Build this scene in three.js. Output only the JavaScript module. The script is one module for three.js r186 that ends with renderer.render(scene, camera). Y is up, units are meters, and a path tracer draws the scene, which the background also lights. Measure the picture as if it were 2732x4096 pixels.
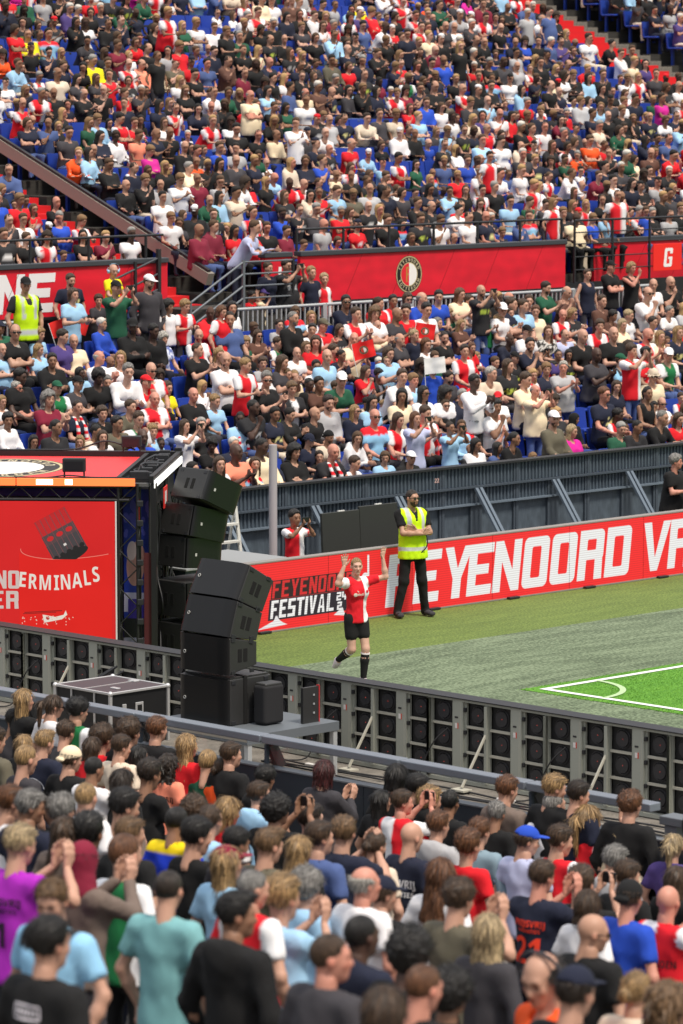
import * as THREE from 'three';
import { mergeGeometries, mergeVertices } from 'three/addons/utils/BufferGeometryUtils.js';
import { RoundedBoxGeometry } from 'three/addons/geometries/RoundedBoxGeometry.js';
import { ImprovedNoise } from 'three/addons/math/ImprovedNoise.js';

// ---------------------------------------------------------------- camera, sky, sun, exposure
const scene = new THREE.Scene();
const PITCH = 6.51 * Math.PI / 180, EYE = 7.75, FOCAL = 15360;      // focal length in photograph pixels (2732 x 4096)
const camera = new THREE.PerspectiveCamera(2 * Math.atan(2048 / FOCAL) * 180 / Math.PI, 683 / 1024, 0.5, 600);
camera.position.set(0, EYE, 0);
camera.rotation.x = -PITCH;
camera.focus = 47.5;
camera.userData.fStop = 3.2;
const renderer = new THREE.WebGLRenderer({ antialias: true });
renderer.toneMapping = THREE.LinearToneMapping;
renderer.toneMappingExposure = 2.45;
renderer.shadowMap.enabled = true;
renderer.setSize(683, 1024);
{ // bright overcast sky, a little brighter overhead
  const w = 64, h = 32, d = new Float32Array(w * h * 4);
  for (let j = 0; j < h; j++) for (let i = 0; i < w; i++) {
    const el = ((j + 0.5) / h - 0.5) * Math.PI, s = Math.max(0, Math.sin(el));
    const L = 0.36 * (1 + 5 * s) / 3.9, o = (j * w + i) * 4;
    d[o] = L * 0.98; d[o + 1] = L * 1.0; d[o + 2] = L * 1.06; d[o + 3] = 1;
  }
  const t = new THREE.DataTexture(d, w, h, THREE.RGBAFormat, THREE.FloatType);
  t.mapping = THREE.EquirectangularReflectionMapping; t.magFilter = THREE.LinearFilter; t.needsUpdate = true;
  scene.background = t; scene.environment = t;
}
const sun = new THREE.DirectionalLight(0xfff3e2, 1.5);
sun.position.set(24, 60, -22); sun.target.position.set(2, 0, -48);
sun.castShadow = true; sun.shadow.radius = 22; sun.shadow.mapSize.set(2048, 2048);
Object.assign(sun.shadow.camera, { left: -45, right: 45, top: 45, bottom: -45, near: 1, far: 160 });
scene.add(sun, sun.target);

// ---------------------------------------------------------------- helpers
const V = (x, y, z) => new THREE.Vector3(x, y, z);
let seed = 20240817;
const rnd = () => { seed = (seed + 0x6D2B79F5) | 0; let t = Math.imul(seed ^ (seed >>> 15), 1 | seed); t = (t + Math.imul(t ^ (t >>> 7), 61 | t)) ^ t; return ((t ^ (t >>> 14)) >>> 0) / 4294967296; };
const rr = (a, b) => a + (b - a) * rnd();
const pick = (a) => a[Math.floor(rnd() * a.length)];
const lerp = (a, b, t) => a + (b - a) * t, clamp = (x, a, b) => Math.min(b, Math.max(a, x));
const perlin = new ImprovedNoise(), noise = (x, y, z) => perlin.noise(x + 31.7, y + 11.3, z + 57.1);
const names = {};
function numbered(n) { const k = names[n] = (names[n] ?? -1) + 1; return k ? `${n}_${String(k).padStart(3, '0')}` : n; }
function tag(o, label, category, group, kind) {
  if (label) o.userData.label = label; if (category) o.userData.category = category;
  if (group) o.userData.group = group; if (kind) o.userData.kind = kind; return o;
}
function shade(o) { o.castShadow = true; o.receiveShadow = true; return o; }
function thing(name, label, category, pos, yaw = 0, group) {
  const g = new THREE.Group(); g.name = numbered(name); if (pos) g.position.copy(pos); g.rotation.y = yaw; scene.add(g);
  return tag(g, label, category, group);
}
function part(parent, name, geo, mat, label) {
  const m = shade(new THREE.Mesh(geo, mat)); m.name = name; if (label) m.userData.label = label; parent.add(m); return m;
}
function solo(name, geo, mat, label, category, pos, yaw = 0, group, kind) {
  const m = shade(new THREE.Mesh(geo, mat)); m.name = numbered(name); if (pos) m.position.copy(pos); m.rotation.y = yaw; scene.add(m);
  return tag(m, label, category, group, kind);
}
const mats = {};
function mat(key, rgb, rough = 0.8, extra = {}) {
  if (!mats[key]) { const m = new THREE.MeshStandardMaterial({ roughness: rough, ...extra }); m.name = key; m.color.setRGB(...rgb); mats[key] = m; }
  return mats[key];
}
const srgb = (hex) => { const c = new THREE.Color(hex); return [c.r, c.g, c.b]; };
const box = (x0, x1, y0, y1, z0, z1) => new THREE.BoxGeometry(x1 - x0, y1 - y0, z1 - z0).translate((x0 + x1) / 2, (y0 + y1) / 2, (z0 + z1) / 2);
const rbox = (x0, x1, y0, y1, z0, z1, r = 0.01, s = 2) => new RoundedBoxGeometry(x1 - x0, y1 - y0, z1 - z0, s, r).translate((x0 + x1) / 2, (y0 + y1) / 2, (z0 + z1) / 2);
function bar(a, b, r, r2 = r, seg = 8) {                              // a round bar from a to b
  const d = b.clone().sub(a), g = new THREE.CylinderGeometry(r2, r, d.length(), seg, 1);
  g.applyQuaternion(new THREE.Quaternion().setFromUnitVectors(V(0, 1, 0), d.clone().normalize()));
  return g.translate((a.x + b.x) / 2, (a.y + b.y) / 2, (a.z + b.z) / 2);
}
function beam(a, b, w, h) {                                          // a square bar from a to b
  const d = b.clone().sub(a), g = new THREE.BoxGeometry(w, h, d.length());
  const m = new THREE.Matrix4().lookAt(b, a, Math.abs(d.y) > 0.99 * d.length() ? V(0, 0, 1) : V(0, 1, 0));
  return g.applyMatrix4(m).translate((a.x + b.x) / 2, (a.y + b.y) / 2, (a.z + b.z) / 2);
}
const join = (l) => mergeGeometries(l.map((g) => (g.index ? g.toNonIndexed() : g)).map((g) => { const q = new THREE.BufferGeometry(); q.setAttribute('position', g.attributes.position); q.setAttribute('normal', g.attributes.normal); q.setAttribute('uv', g.attributes.uv ?? new THREE.BufferAttribute(new Float32Array(g.attributes.position.count * 2), 2)); return q; }));
const tube = (pts, r, n = 24) => new THREE.TubeGeometry(new THREE.CatmullRomCurve3(pts), n, r, 6);
function canvasTex(w, h, draw) {
  const c = document.createElement('canvas'); c.width = w; c.height = h; const g = c.getContext('2d'); draw(g, w, h);
  const t = new THREE.CanvasTexture(c); t.colorSpace = THREE.SRGBColorSpace; t.anisotropy = 8; return t;
}
function noiseTex(n, f, srgbSpace = true) {                          // f(x, y) gives [r, g, b] in 0..1
  const d = new Uint8Array(n * n * 4);
  for (let j = 0; j < n; j++) for (let i = 0; i < n; i++) { const c = f(i, j), o = (j * n + i) * 4; d[o] = clamp(c[0], 0, 1) * 255; d[o + 1] = clamp(c[1], 0, 1) * 255; d[o + 2] = clamp(c[2], 0, 1) * 255; d[o + 3] = 255; }
  const t = new THREE.DataTexture(d, n, n); t.wrapS = t.wrapT = THREE.RepeatWrapping; t.magFilter = THREE.LinearFilter; t.minFilter = THREE.LinearMipmapLinearFilter; t.generateMipmaps = true;
  if (srgbSpace) t.colorSpace = THREE.SRGBColorSpace; t.needsUpdate = true; return t;
}

const ord7 = ['first', 'second', 'third', 'fourth', 'fifth', 'sixth', 'seventh', 'eighth'];
const NFLOOR = (b) => 0.16 * (Math.floor((b - 4.68) / 0.8 + 1e-6) - 2.9);              // stepped floor of the near stand, b metres behind the board
// The ground plan: x runs along the far stand (to the right and away), z from the far LED board towards the pitch.
const TH = 44.7 * Math.PI / 180, TN = TH - Math.PI / 2;
const OX = 1.587, OZ = -55.657, ca = Math.cos(TH), sa = Math.sin(TH);
const P = (x, y, z) => V(OX + x * ca + z * sa, y, OZ - x * sa + z * ca);
const NEAR = -10.03;                                                 // x of the near LED board; the near stand lies at smaller x
const NP = (along, y, back) => P(NEAR - back, y, along + 8.89);       // along the near board, back towards the near crowd
const cp = Math.cos(PITCH), sp = Math.sin(PITCH);
function sight(px, py) {                                             // a line of sight in plan coordinates, from the eye
  const dx = (px - 1366) / FOCAL, dy = -(py - 2048) / FOCAL, wy = dy * cp - sp, wz = -dy * sp - cp;
  return { dx: dx * ca - wz * sa, dy: wy, dz: dx * sa + wz * ca, ex: -OX * ca + OZ * sa, ey: EYE, ez: -OX * sa - OZ * ca };
}
function toScreen(v) { const y = v.y - EYE, zc = v.z * cp + y * sp, yc = y * cp - v.z * sp; return [1366 - FOCAL * v.x / zc, 2048 + FOCAL * yc / zc]; }
// ---------------------------------------------------------------- bodies: distance fields meshed with surface nets
function nets(f, lo, hi, cell) {
  const nx = Math.ceil((hi[0] - lo[0]) / cell) + 1, ny = Math.ceil((hi[1] - lo[1]) / cell) + 1, nz = Math.ceil((hi[2] - lo[2]) / cell) + 1;
  const F = new Float32Array(nx * ny * nz), I = new Int32Array(nx * ny * nz).fill(-1), pos = [], idx = [];
  const at = (i, j, k) => (k * ny + j) * nx + i;
  for (let k = 0; k < nz; k++) for (let j = 0; j < ny; j++) for (let i = 0; i < nx; i++) F[at(i, j, k)] = f(lo[0] + i * cell, lo[1] + j * cell, lo[2] + k * cell);
  const C = [0, 1, nx, nx + 1, nx * ny, nx * ny + 1, nx * ny + nx, nx * ny + nx + 1];
  const ED = [[0, 1], [2, 3], [4, 5], [6, 7], [0, 2], [1, 3], [4, 6], [5, 7], [0, 4], [1, 5], [2, 6], [3, 7]];
  for (let k = 0; k < nz - 1; k++) for (let j = 0; j < ny - 1; j++) for (let i = 0; i < nx - 1; i++) {
    const b = at(i, j, k); let m = 0;
    for (let c = 0; c < 8; c++) if (F[b + C[c]] < 0) m |= 1 << c;
    if (m === 0 || m === 255) continue;
    let x = 0, y = 0, z = 0, n = 0;
    for (const [p, q] of ED) {
      const a = F[b + C[p]], d = F[b + C[q]]; if ((a < 0) === (d < 0)) continue;
      const t = a / (a - d);
      x += lerp(p & 1, q & 1, t); y += lerp((p >> 1) & 1, (q >> 1) & 1, t); z += lerp((p >> 2) & 1, (q >> 2) & 1, t); n++;
    }
    I[b] = pos.length / 3; pos.push(lo[0] + (i + x / n) * cell, lo[1] + (j + y / n) * cell, lo[2] + (k + z / n) * cell);
  }
  const quad = (a, b, c, d, flip) => { if (a < 0 || b < 0 || c < 0 || d < 0) return; if (flip) idx.push(a, c, b, a, d, c); else idx.push(a, b, c, a, c, d); };
  for (let k = 1; k < nz - 1; k++) for (let j = 1; j < ny - 1; j++) for (let i = 1; i < nx - 1; i++) {
    const b = at(i, j, k), s = F[b] < 0;
    if (s !== F[b + 1] < 0) quad(I[b - nx - nx * ny], I[b - nx * ny], I[b], I[b - nx], !s);
    if (s !== F[b + nx] < 0) quad(I[b - 1 - nx * ny], I[b - 1], I[b], I[b - nx * ny], !s);
    if (s !== F[b + nx * ny] < 0) quad(I[b - 1 - nx], I[b - nx], I[b], I[b - 1], !s);
  }
  const g = new THREE.BufferGeometry();
  g.setAttribute('position', new THREE.Float32BufferAttribute(pos, 3)); g.setIndex(idx); g.computeVertexNormals(); return g;
}
const smin = (a, b, k) => { const h = Math.max(k - Math.abs(a - b), 0) / k; return Math.min(a, b) - h * h * k * 0.25; };
// a tapered limb with an elliptic section: ends a, b; half widths and depths at both ends; side = direction of the width
function limb(a, b, wa, da, wb, db, side = V(1, 0, 0)) {
  const d = b.clone().sub(a), L = d.length() || 1e-5; d.divideScalar(L);
  const u = side.clone().addScaledVector(d, -side.dot(d)).normalize(); if (!isFinite(u.x) || u.lengthSq() < 0.5) u.set(0, 0, 1);
  const w = d.clone().cross(u);
  return (x, y, z) => {
    const px = x - a.x, py = y - a.y, pz = z - a.z, v = px * d.x + py * d.y + pz * d.z, t = v < 0 ? 0 : v > L ? 1 : v / L, r = v - t * L;
    const qu = px * u.x + py * u.y + pz * u.z, qw = px * w.x + py * w.y + pz * w.z, W = wa + (wb - wa) * t, D = da + (db - da) * t, m = W < D ? W : D;
    return (Math.sqrt((qu / W) ** 2 + (qw / D) ** 2 + (r / m) ** 2) - 1) * m;
  };
}
const round = (a, b, ra, rb = ra) => limb(a, b, ra, ra, rb, rb);
const ell = (c, rx, ry, rz) => { const m = Math.min(rx, ry, rz); return (x, y, z) => (Math.sqrt(((x - c[0]) / rx) ** 2 + ((y - c[1]) / ry) ** 2 + ((z - c[2]) / rz) ** 2) - 1) * m; };
const blend = (fs, k) => (x, y, z) => { let d = 1e3; for (const f of fs) d = smin(d, f(x, y, z), k); return d; };

// -- head, in its own coordinates: centre of the skull, +z is the face
const KIN = { m: { s: 1, sh: 0.188, hip: 0.094, chest: 1, waist: 1, head: 0.94 }, f: { s: 0.95, sh: 0.165, hip: 0.1, chest: 0.9, waist: 0.88, head: 0.92 }, c: { s: 0.72, sh: 0.175, hip: 0.085, chest: 0.92, waist: 0.98, head: 1.16 }, b: { s: 1, sh: 0.2, hip: 0.1, chest: 1.12, waist: 1.28, head: 0.96 }, p: { s: 0.95, sh: 0.16, hip: 0.092, chest: 0.84, waist: 0.76, head: 0.95 } };
const cache = new Map(), memo = (k, f) => { if (!cache.has(k)) cache.set(k, f()); return cache.get(k); };
function headField(kind) {
  const fm = kind === 'f' || kind === 'c' || kind === 'p' ? 0.92 : 1;
  const a = blend([ell([0, 0.03, -0.012], 0.078, 0.096, 0.097), ell([0, -0.042, 0.026], 0.06 * fm, 0.074, 0.064), ell([0, -0.096, 0.058], 0.026 * fm, 0.022, 0.022), limb(V(-0.034, 0.024, 0.074), V(0.034, 0.024, 0.074), 0.014, 0.014, 0.014, 0.014)], 0.03);
  const nose = round(V(0, 0.008, 0.084), V(0, -0.03, 0.1), 0.009, 0.015), lip = round(V(-0.016, -0.062, 0.083), V(0.016, -0.062, 0.083), 0.0085);
  const cheek = blend([ell([0.04, -0.022, 0.06], 0.022, 0.022, 0.018), ell([-0.04, -0.022, 0.06], 0.022, 0.022, 0.018)], 0.01);
  const ears = blend([ell([0.081, -0.008, -0.008], 0.012, 0.031, 0.02), ell([-0.081, -0.008, -0.008], 0.012, 0.031, 0.02)], 0.005);
  const neck = round(V(0, -0.07, -0.022), V(0, -0.2, -0.04), 0.054 * fm, 0.056 * fm);
  const eye = blend([ell([0.031, 0.004, 0.098], 0.019, 0.013, 0.02), ell([-0.031, 0.004, 0.098], 0.019, 0.013, 0.02)], 0.004);
  return (x, y, z) => { let d = smin(a(x, y, z), nose(x, y, z), 0.018); d = smin(d, cheek(x, y, z), 0.02); d = smin(d, lip(x, y, z), 0.012); d = smin(d, neck(x, y, z), 0.03); d = smin(d, ears(x, y, z), 0.008); return -smin(-d, eye(x, y, z), 0.012); };
}
const CELLH = [0.0115, 0.0185, 0.037, 0.0062];
function headGeo(kind, lod) {
  return memo(`head ${kind} ${lod}`, () => {
    const g = nets(headField(kind), [-0.115, -0.235, -0.135], [0.115, 0.15, 0.14], CELLH[lod]), p = g.attributes.position, c = new Float32Array(p.count * 3), w = lod === 1 ? 1.25 : lod === 2 ? 1.7 : 1.05, ek = lod === 1 ? 2.6 : lod === 2 ? 3 : 1;
    for (let i = 0; i < p.count; i++) {
      const x = Math.abs(p.getX(i)), y = p.getY(i), z = p.getZ(i); let col = [1, 1, 1];
      if (z > 0.045) {
        const e = Math.hypot((x - 0.031) / 0.015, (y - 0.003) / 0.0075) / w;
        if (e < 1) col = [0.12 * ek, 0.09 * ek, 0.08 * ek];
        else if (x > 0.012 && x < 0.05 && Math.abs(y - 0.029 + (x - 0.03) ** 2 * 4) < 0.0055 * w) col = [0.4, 0.32, 0.28];
        else if (Math.hypot(x / 0.024, (y + 0.062) / 0.009) / w < 1) col = [0.82, 0.5, 0.47];
        else if (Math.hypot((x - 0.042) / 0.025, (y + 0.028) / 0.024) < 1) col = [1, 0.87, 0.84];
      } else if (x > 0.082) col = [1, 0.85, 0.82];
      c.set(col, i * 3);
    }
    g.setAttribute('color', new THREE.BufferAttribute(c, 3)); return g;
  });
}
// -- hair and hats, in head coordinates
const hairline = (z, x) => { const k = [[-0.2, -0.085], [-0.085, -0.078], [-0.05, -0.055], [-0.012, -0.012], [0.012, 0.012], [0.04, 0.03], [0.058, 0.068], [0.08, 0.08], [0.2, 0.082]]; let i = 1; while (i < k.length - 1 && z > k[i][0]) i++; return lerp(k[i - 1][1], k[i][1], clamp((z - k[i - 1][0]) / (k[i][0] - k[i - 1][0]), 0, 1)); };
const strand = (x, y, z, f = 1) => noise(x * 75 * f, y * 14 * f, z * 75 * f) * 0.6 + noise(x * 28 * f, y * 9, z * 28 * f) * 0.8;
function hairField(style) {
  const S = (th, dy = 0) => ell([0, 0.032 + dy, -0.014], 0.078 + th, 0.096 + th, 0.098 + th);
  const F = (lo, hi) => (x, y, z) => { const t = clamp((y + 0.03) / 0.13, 0, 1), th = lo + (hi - lo) * t * t * (3 - 2 * t); return S(th)(x, y, z); };
  const cut = (f, o = 0, slack = 0) => (x, y, z) => Math.max(f(x, y, z), (hairline(z, x) + o - y) * 0.8 - slack);
  const rough = (f, a) => (x, y, z) => f(x, y, z) + a * strand(x, y, z);
  const locks = (len, w) => blend([limb(V(0, 0.02, -0.05), V(0, -len, -0.075), 0.088, 0.055, w, 0.04), round(V(0.076, 0.02, 0.0), V(0.082, -len * 0.85, -0.01), 0.026, 0.022), round(V(-0.076, 0.02, 0.0), V(-0.082, -len * 0.85, -0.01), 0.026, 0.022)], 0.03);
  switch (style) {
    case 'short': return rough(cut(F(0.003, 0.019)), 0.007);
    case 'quiff': return rough(blend([cut(F(0.001, 0.014)), ell([0, 0.108, 0.025], 0.062, 0.034, 0.072)], 0.02), 0.009);
    case 'mop': return rough(cut(F(0.012, 0.026), -0.022), 0.013);
    case 'buzz': return cut(S(0.0035));
    case 'fringe': return (x, y, z) => Math.max(rough(cut(S(0.007)), 0.004)(x, y, z), y - 0.062 + Math.max(0, z) * 0.8);
    case 'thin': return (x, y, z) => Math.max(rough(cut(S(0.006), 0.01), 0.004)(x, y, z), z - 0.02 - (y - 0.03) * -0.3);
    case 'bob': return rough(blend([cut(S(0.022), -0.005), locks(0.1, 0.088)], 0.03), 0.006);
    case 'long': return rough(blend([cut(S(0.016), -0.004), locks(0.24, 0.1)], 0.03), 0.008);
    case 'verylong': return rough(blend([cut(S(0.018), -0.004), locks(0.34, 0.115)], 0.03), 0.011);
    case 'curly': return (x, y, z) => cut(S(0.04), -0.03)(x, y, z) + 0.016 * noise(x * 38, y * 38, z * 38) + 0.01 * noise(x * 80, y * 80, z * 80);
    case 'curlylong': return (x, y, z) => blend([cut(S(0.038), -0.02), locks(0.2, 0.135)], 0.04)(x, y, z) + 0.02 * noise(x * 32, y * 32, z * 32) + 0.012 * noise(x * 70, y * 70, z * 70);
    case 'pony': return rough(blend([cut(S(0.007)), round(V(0, 0.055, -0.1), V(0, 0.02, -0.155), 0.02, 0.03), round(V(0, 0.02, -0.155), V(0, -0.2, -0.13), 0.032, 0.014)], 0.012), 0.006);
    case 'bun': return rough(blend([cut(S(0.007)), ell([0, 0.0, -0.125], 0.042, 0.042, 0.034)], 0.01), 0.006);
    case 'slick': return (x, y, z) => Math.min(cut(S(0.0045), -0.004)(x, y, z) + 0.0015 * strand(x, y, z), ell([0, 0.075, -0.115], 0.036, 0.034, 0.032)(x, y, z));
    case 'topbun': return rough(blend([cut(S(0.006)), ell([0, 0.13, -0.05], 0.04, 0.036, 0.04)], 0.01), 0.005);
    case 'tuft': return rough(blend([round(V(0, 0.055, -0.1), V(0, 0.02, -0.15), 0.02, 0.03), round(V(0, 0.02, -0.15), V(0, -0.2, -0.13), 0.03, 0.012)], 0.012), 0.006);
    case 'cap': return blend([(x, y, z) => Math.max(S(0.016, 0.004)(x, y, z), (0.048 - y - z * 0.12) * 0.9), ell([0, 0.055, 0.125], 0.078, 0.01, 0.07)], 0.012);
    case 'capback': return blend([(x, y, z) => Math.max(S(0.016, 0.004)(x, y, z), (0.03 - y + z * 0.2) * 0.9), ell([0, 0.0, -0.125], 0.07, 0.026, 0.03)], 0.012);
    case 'bucket': return blend([(x, y, z) => Math.max(S(0.018, 0.004)(x, y, z), 0.03 - y), (x, y, z) => { const r = Math.hypot(x, z + 0.01); return Math.max(Math.abs(y - 0.045 + (r - 0.1) * 0.7) - 0.008, r - 0.155, 0.07 - r); }], 0.012);
    case 'hijab': return (x, y, z) => Math.max(blend([S(0.02), limb(V(0, -0.03, -0.02), V(0, -0.21, -0.035), 0.09, 0.09, 0.14, 0.1)], 0.05)(x, y, z) + 0.004 * noise(x * 20, y * 25, z * 20), -ell([0, -0.012, 0.12], 0.058, 0.082, 0.09)(x, y, z));
    case 'beard': return (x, y, z) => Math.max(blend([ell([0, -0.044, 0.026], 0.063, 0.077, 0.0675), ell([0, -0.098, 0.057], 0.029, 0.026, 0.026)], 0.02)(x, y, z) + 0.003 * strand(x, y, z), y + 0.03 + Math.abs(x) * -0.45, 0.012 - z, -ell([0, -0.062, 0.1], 0.02, 0.008, 0.03)(x, y, z), -ell([0, -0.02, 0.1], 0.036, 0.028, 0.03)(x, y, z));
    case 'headset': return (x, y, z) => { const r = Math.hypot(x, y - 0.01); return Math.min(Math.max(Math.abs(r - 0.132) - 0.008, Math.abs(z + 0.005) - 0.014, -y), ell([0.1, -0.008, -0.006], 0.024, 0.042, 0.036)(x, y, z), ell([-0.1, -0.008, -0.006], 0.024, 0.042, 0.036)(x, y, z)); };
  }
}
const HATS = new Set(['cap', 'capback', 'bucket', 'hijab', 'headset']);
function hairGeo(style, lod) {
  return memo(`hair ${style} ${lod}`, () => {
    const long = /long|pony|tuft|bob|bun|hijab/.test(style), cell = [0.0135, 0.022, 0.042, 0.008][lod] * (/verylong|curlylong/.test(style) ? 1.2 : 1);
    let g = nets(hairField(style), [-0.2, long ? -0.44 : -0.17, -0.2], [0.2, 0.2, 0.22], cell); const p = g.attributes.position, c = new Float32Array(p.count * 3), hat = HATS.has(style);
    for (let i = 0; i < p.count; i++) { const n = hat ? 1 : 1 + 0.38 * strand(p.getX(i), p.getY(i), p.getZ(i), 1.3); c.set([n, n, n], i * 3); }
    g.setAttribute('color', new THREE.BufferAttribute(c, 3));
    const u = new Float32Array(p.count * 2); for (let i = 0; i < p.count; i++) { const x = p.getX(i), y = p.getY(i), z = p.getZ(i); u[i * 2] = Math.atan2(x, -(z + 0.01)) / 6.2832 * 3 + y * 0.5; u[i * 2 + 1] = (y + Math.hypot(x, z) * -0.6) * 2.6; }
    g.setAttribute('uv', new THREE.BufferAttribute(u, 2));
    return (lod === 0 || lod === 3) && !hat && !/beard|buzz|slick/.test(style) ? looseHair(g, style) : g;
  });
}
function looseHair(g, style) {                                        // single locks lying on and lifting off the mass of hair
  const p = g.attributes.position, n = g.attributes.normal, uv = g.attributes.uv, cl = g.attributes.color, pos = [], nor = [], col = [], tex = [], idx = [], long = /long|bob|tuft|pony/.test(style), curl = /curly|mop/.test(style), N = long ? 760 : 620, b0 = p.count;
  let q = 7919 + style.length * 131; const rd = () => ((q = (q * 16807) % 2147483647) / 2147483647);
  for (let k = 0; k < N; k++) {
    const i = Math.floor(rd() * p.count), a = V(p.getX(i), p.getY(i), p.getZ(i)), m = V(n.getX(i), n.getY(i), n.getZ(i)); if (m.y < -0.5) continue;
    const d = long ? V((rd() - 0.5) * 0.5, -1, (rd() - 0.5) * 0.4) : curl ? V(rd() - 0.5, rd() - 0.6, rd() - 0.5) : a.y > 0.07 ? V((rd() - 0.5) * 1.2, 0.2, 0.5 + rd() * 0.6) : V((rd() - 0.5) * 0.4, -1, -0.5 * rd()); d.addScaledVector(m, -d.dot(m)).normalize();
    const s = d.clone().cross(m), L = (long ? 0.07 : curl ? 0.035 : 0.034) * (0.6 + rd() * 0.9), w = (long ? 0.004 : 0.003) * (0.6 + rd() * 0.8), tone = 0.75 + rd() * 0.5, b = b0 + pos.length / 3;
    for (let t = 0; t <= 3; t++) { const f = t / 3, c = a.clone().addScaledVector(d, L * f).addScaledVector(m, 0.0025 + (long ? 0.007 : 0.009) * f * (1 - f * (long ? 0.6 : 0.1)) * (0.5 + rd() * 0.8)), ww = w * (1 - f * 0.75); for (const e of [-1, 1]) { pos.push(c.x + s.x * ww * e, c.y + s.y * ww * e, c.z + s.z * ww * e); const nn = m.clone().addScaledVector(s, e * 0.35).normalize(); nor.push(nn.x, nn.y, nn.z); col.push(tone, tone, tone); tex.push(uv.getX(i) + e * 0.004, uv.getY(i) + f * 0.02); } if (t < 3) { const o = b + t * 2; idx.push(o, o + 1, o + 2, o + 1, o + 3, o + 2); } }
  }
  const add = (at, more, size) => new THREE.BufferAttribute(Float32Array.from([...at.array, ...more]), size), r = new THREE.BufferGeometry();
  r.setAttribute('position', add(p, pos, 3)); r.setAttribute('normal', add(n, nor, 3)); r.setAttribute('uv', add(uv, tex, 2)); r.setAttribute('color', add(cl, col, 3)); r.setIndex([...g.index.array, ...idx]); return r;
}
const strandTex = noiseTex(256, (i, j) => { const v = 0.74 + 0.5 * noise(i * 0.42, j * 0.03, 2) + 0.4 * noise(i * 0.13, j * 0.02, 7) + (rnd() - 0.5) * 0.12; return [v, v, v]; }), strandBump = noiseTex(256, (i, j) => { const v = 0.5 + 0.5 * noise(i * 0.42, j * 0.03, 2) + 0.3 * noise(i * 0.13, j * 0.02, 7); return [v, v, v]; }, false);
const glassesGeo = () => memo('glasses', () => join([rbox(-0.058, -0.006, -0.012, 0.018, 0.094, 0.102, 0.004), rbox(0.006, 0.058, -0.012, 0.018, 0.094, 0.102, 0.004), box(-0.01, 0.01, 0.008, 0.014, 0.096, 0.101), box(-0.085, -0.078, 0.004, 0.011, -0.01, 0.1), box(0.078, 0.085, 0.004, 0.011, -0.01, 0.1), box(-0.085, -0.055, 0.004, 0.012, 0.094, 0.1), box(0.055, 0.085, 0.004, 0.012, 0.094, 0.1)]));

// -- poses: wrists are given from the hip joint; L is the person's left (+x), they face +z
const POSE = {
  lap: { sit: 1, lean: 0.06, L: [0.13, 0.12, 0.34], R: [-0.13, 0.12, 0.34], h: [0, -0.2, 1] }, fold: { sit: 1, lean: 0.2, L: [0.04, 0.13, 0.33], R: [-0.04, 0.15, 0.35], h: [0, -0.1, 1] },
  cross: { sit: 1, lean: 0.03, L: [-0.04, 0.27, 0.23], R: [0.04, 0.25, 0.27], h: 0 }, clap: { sit: 1, lean: 0.1, L: [0.045, 0.38, 0.36], R: [-0.045, 0.38, 0.36], h: [0, 0.8, 0.5] },
  bend: { sit: 1, lean: 0.5, L: [0.05, 0.2, 0.52], R: [-0.05, 0.22, 0.54], h: [0, 0, 1] }, chin: { sit: 1, lean: 0.22, L: [0.04, 0.2, 0.32], R: [-0.03, 0.47, 0.3], h: [0, 1, 0] },
  film: { sit: 1, lean: 0.03, L: [0.05, 0.6, 0.33], R: [-0.05, 0.6, 0.33], h: [0, 0.9, 0.3] }, rest: { sit: 1, lean: 0.5, L: [0.16, 0.28, 0.55], R: [-0.12, 0.28, 0.57], h: [-0.2, -0.2, 1] },
  down: { lean: 0, L: [0.25, -0.02, 0.05], R: [-0.25, -0.02, 0.05], h: [0, -1, 0.1] }, scross: { lean: -0.02, L: [-0.04, 0.27, 0.2], R: [0.04, 0.24, 0.24], h: 0 },
  sclap: { lean: 0.03, L: [0.05, 0.4, 0.35], R: [-0.05, 0.4, 0.35], h: [0, 0.8, 0.5] }, sfilm: { lean: 0, L: [0.06, 0.62, 0.34], R: [-0.06, 0.62, 0.34], h: [0, 0.9, 0.3] },
  sup: { lean: 0, L: [0.25, 0, 0.05], R: [-0.16, 0.74, 0.26], h: [0, 1, 0.2] }, slow: { lean: 0.12, L: [0.09, 0.25, 0.34], R: [-0.09, 0.25, 0.34], h: [0, 0.2, 1] },
  srail: { lean: 0.55, L: [0.14, 0.26, 0.6], R: [-0.14, 0.26, 0.6], h: [0, -0.2, 1] }, shigh: { lean: 0.03, L: [0.05, 0.52, 0.36], R: [-0.05, 0.52, 0.36], h: [0, 1, 0.25] },
  wave: { lean: 0, L: [0.37, 0.79, 0.1], R: [-0.3, 0.74, 0.18], h: [0, 1, 0.05], run: 1, open: 1 }, guard: { lean: -0.03, L: [-0.03, 0.27, 0.2], R: [0.03, 0.23, 0.24], h: 0, wide: 1 },
  carried: { sit: 1, lean: 0.05, L: [0.1, 0.3, 0.3], R: [-0.14, 0.1, 0.3], h: [0, 0, 1] },
};
function ik(S, W, l1, l2, hint) {
  const d = W.clone().sub(S), L = Math.min(d.length(), (l1 + l2) * 0.995); d.normalize(); W = S.clone().addScaledVector(d, L);
  const a = (l1 * l1 - l2 * l2 + L * L) / (2 * L), h = Math.sqrt(Math.max(0, l1 * l1 - a * a)), n = hint.clone().addScaledVector(d, -hint.dot(d)).normalize();
  return [S.clone().addScaledVector(d, a).addScaledVector(n, h), W];
}
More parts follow.
